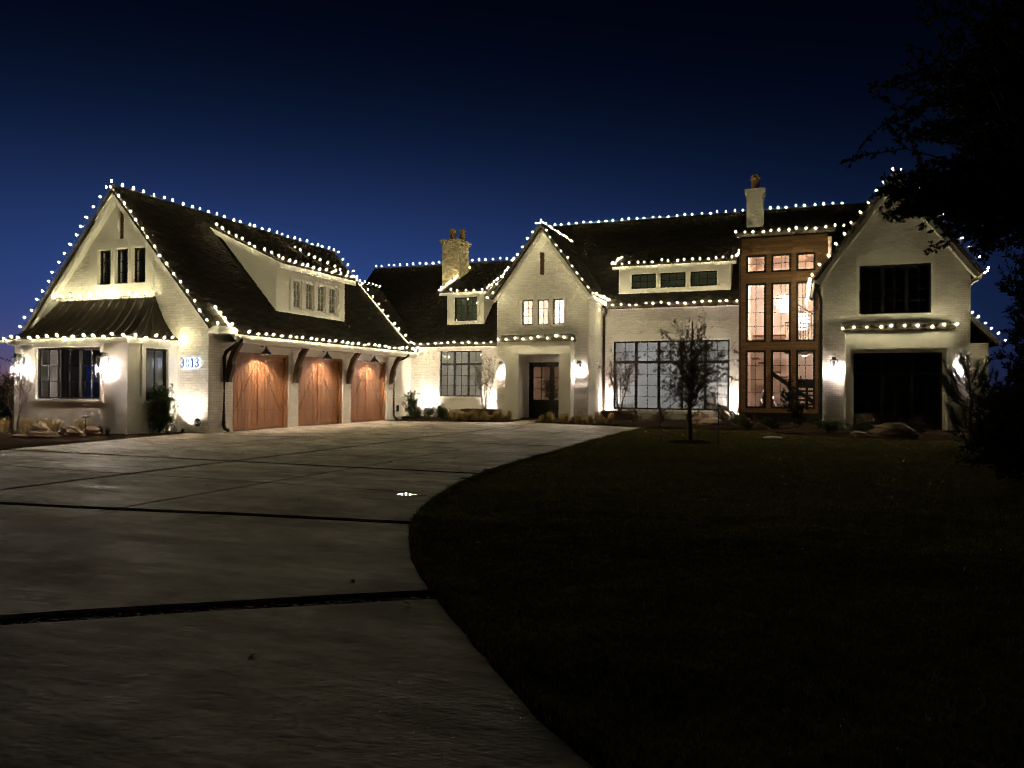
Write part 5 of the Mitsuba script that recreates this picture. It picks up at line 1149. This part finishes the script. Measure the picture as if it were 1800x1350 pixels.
# big oak reaching in from the right
rg = np.random.default_rng(90); k = thing('oak_tree', 'large dark oak reaching over the right gable from the right edge', 'oak tree')
ob = np.array([5.6, 13.6, 0.0])
w, C, D = tree(ob, ob + [-0.5, 0, 6.5], 0.24, (3.95, 13.6, 5.85), (2.15, 2.2, 2.05), 260, 90000, 0.10, rg, 0.42, 0.5, 0.2, 7, 0.05, 0.022)
W2, C2, D2 = [w], [C], [D]
for tip, st_ in (((1.75, 13.2, 4.15), 3.6), ((1.95, 13.6, 4.9), 4.0), ((2.1, 12.8, 4.35), 3.3), ((2.5, 13.0, 3.85), 3.0), ((1.45, 13.4, 4.65), 3.7), ((2.35, 13.4, 4.75), 3.9), ((1.95, 13.0, 4.45), 3.6), ((2.75, 13.3, 4.3), 3.4)):
    b, m = limb(ob + [-0.15, 0, st_], tip, 0.07, 0.012, rg, 12, 0.06, 0.10, 6); W2.append(m)
    for _ in range(64):
        s = rg.uniform(0.45, 1.0); j = min(int(s * 11), 10); o_ = b[j] + (b[j + 1] - b[j]) * (s * 11 - j); e = o_ + rg.normal(0, 0.22, 3) + np.array([-0.14, 0, -0.05]); t, m = limb(o_, e, 0.010, 0.004, rg, 5, 0.05, 0.16, 4); W2.append(m)
        kk_ = 30; u = rg.random(kk_); jj = np.minimum((u * 4).astype(int), 3); C2.append(t[jj] + (t[jj + 1] - t[jj]) * (u * 4 - jj)[:, None] + rg.normal(0, 0.015, (kk_, 3))); D2.append(rg.normal(0, 1, (kk_, 3)))
for i in range(9):
    s = rg.uniform(0.2, 0.8); o_ = np.array([1.9 + s * 1.4, 13.1, 3.95]); t, m = limb(o_, o_ + [rg.uniform(-0.3, 0.25), 0, -rg.uniform(0.15, 0.5)], 0.010, 0.003, rg, 6, 0.0, 0.25, 4); W2.append(m)
put('trunk', cat_(*W2), 'bark', k, smooth=40); put('crown', leaf_cloud(np.vstack(C2), np.vstack(D2), 0.095, rg, 0.3, 0.55), 'leaf_black', k)

# ------------------------------------------------------------------ small things
k = thing('yard_sign', 'small round dark blue security sign with pale letters on a stake by the driveway', 'yard sign')
sx, sy = -15.98, 16.62
put('board', Fr((sx, sy, 0.33), (1, 0, 0), (0, 0, 1)).mesh(trimesh.creation.cylinder(0.135, 0.012, sections=8)), 'sign_blue', k)
put('rim', Fr((sx, sy, 0.33), (1, 0, 0), (0, 0, 1)).mesh(trimesh.creation.annulus(0.128, 0.142, 0.018, sections=8)), 'sign_white', k)
tm = meshkit.text_mesh('ADT', 0.085, 0.004, bold=True); tm.apply_translation((-tm.bounds[:, 0].mean(), -0.042, 0.008)); put('lettering', Fr((sx, sy, 0.33), (1, 0, 0), (0, 0, 1)).mesh(tm), 'sign_white', k)
put('stake', tbox(sx - 0.012, sx + 0.012, sy + 0.01, sy + 0.02, -0.1, 0.24), 'sign_white', k)
k = thing('path_light', 'unlit dark mushroom path light below the right bay lantern', 'path light')
put('post', tube([(-17.85, 14.55, -0.1), (-17.85, 14.55, 0.52)], 0.012, 7), 'iron', k); put('hat', at(lathe([(0, 0.10), (0.02, 0.09), (0.11, 0.03), (0.115, 0.02), (0.03, 0.0), (0, 0.0)], 16), -17.85, 14.55, 0.50), 'iron', k)
k = put('doorbell', Fp.mesh(bevel_box(-11.77, -11.73, 1.10, 1.24, 0.0, 0.02, 0.005)), 'sign_white', house)
rg = np.random.default_rng(4); a = np.linspace(0, 6.28, 40, endpoint=False); rr = 0.16 * (1 + 0.35 * np.sin(3 * a + 1) + 0.25 * np.sin(7 * a))
k = put('puddle', FZ(0).poly(Polygon(np.column_stack([-4.52 + rr * 1.0 * np.cos(a), 8.28 + rr * 0.55 * np.sin(a)])), 0.0045, 0.0055), 'puddle'); tag(k, 'small shallow wet patch on the driveway beside the lawn edge', 'puddle')
rg = np.random.default_rng(12); fl = np.vstack([scatter_in(near, 170, rg), scatter_in(drive.intersection(sbox(-14, 3, -1, 26)), 60, rg)]); zf = np.where(shapely.contains_xy(drive, fl[:, 0], fl[:, 1]), 0.006, 0.035)
k = put('fallen_leaves', leaf_cloud(np.column_stack([fl, zf]), np.column_stack([rg.normal(size=(len(fl), 2)), rg.normal(0, 0.15, len(fl))]), 0.055, rg, 0.4, 0.6), 'leaf_rust'); tag(k, 'scattered dry fallen leaves on the lawn and driveway', 'leaves', kind='stuff')
print('bulbs', NB[0], 'entries', len(scene))
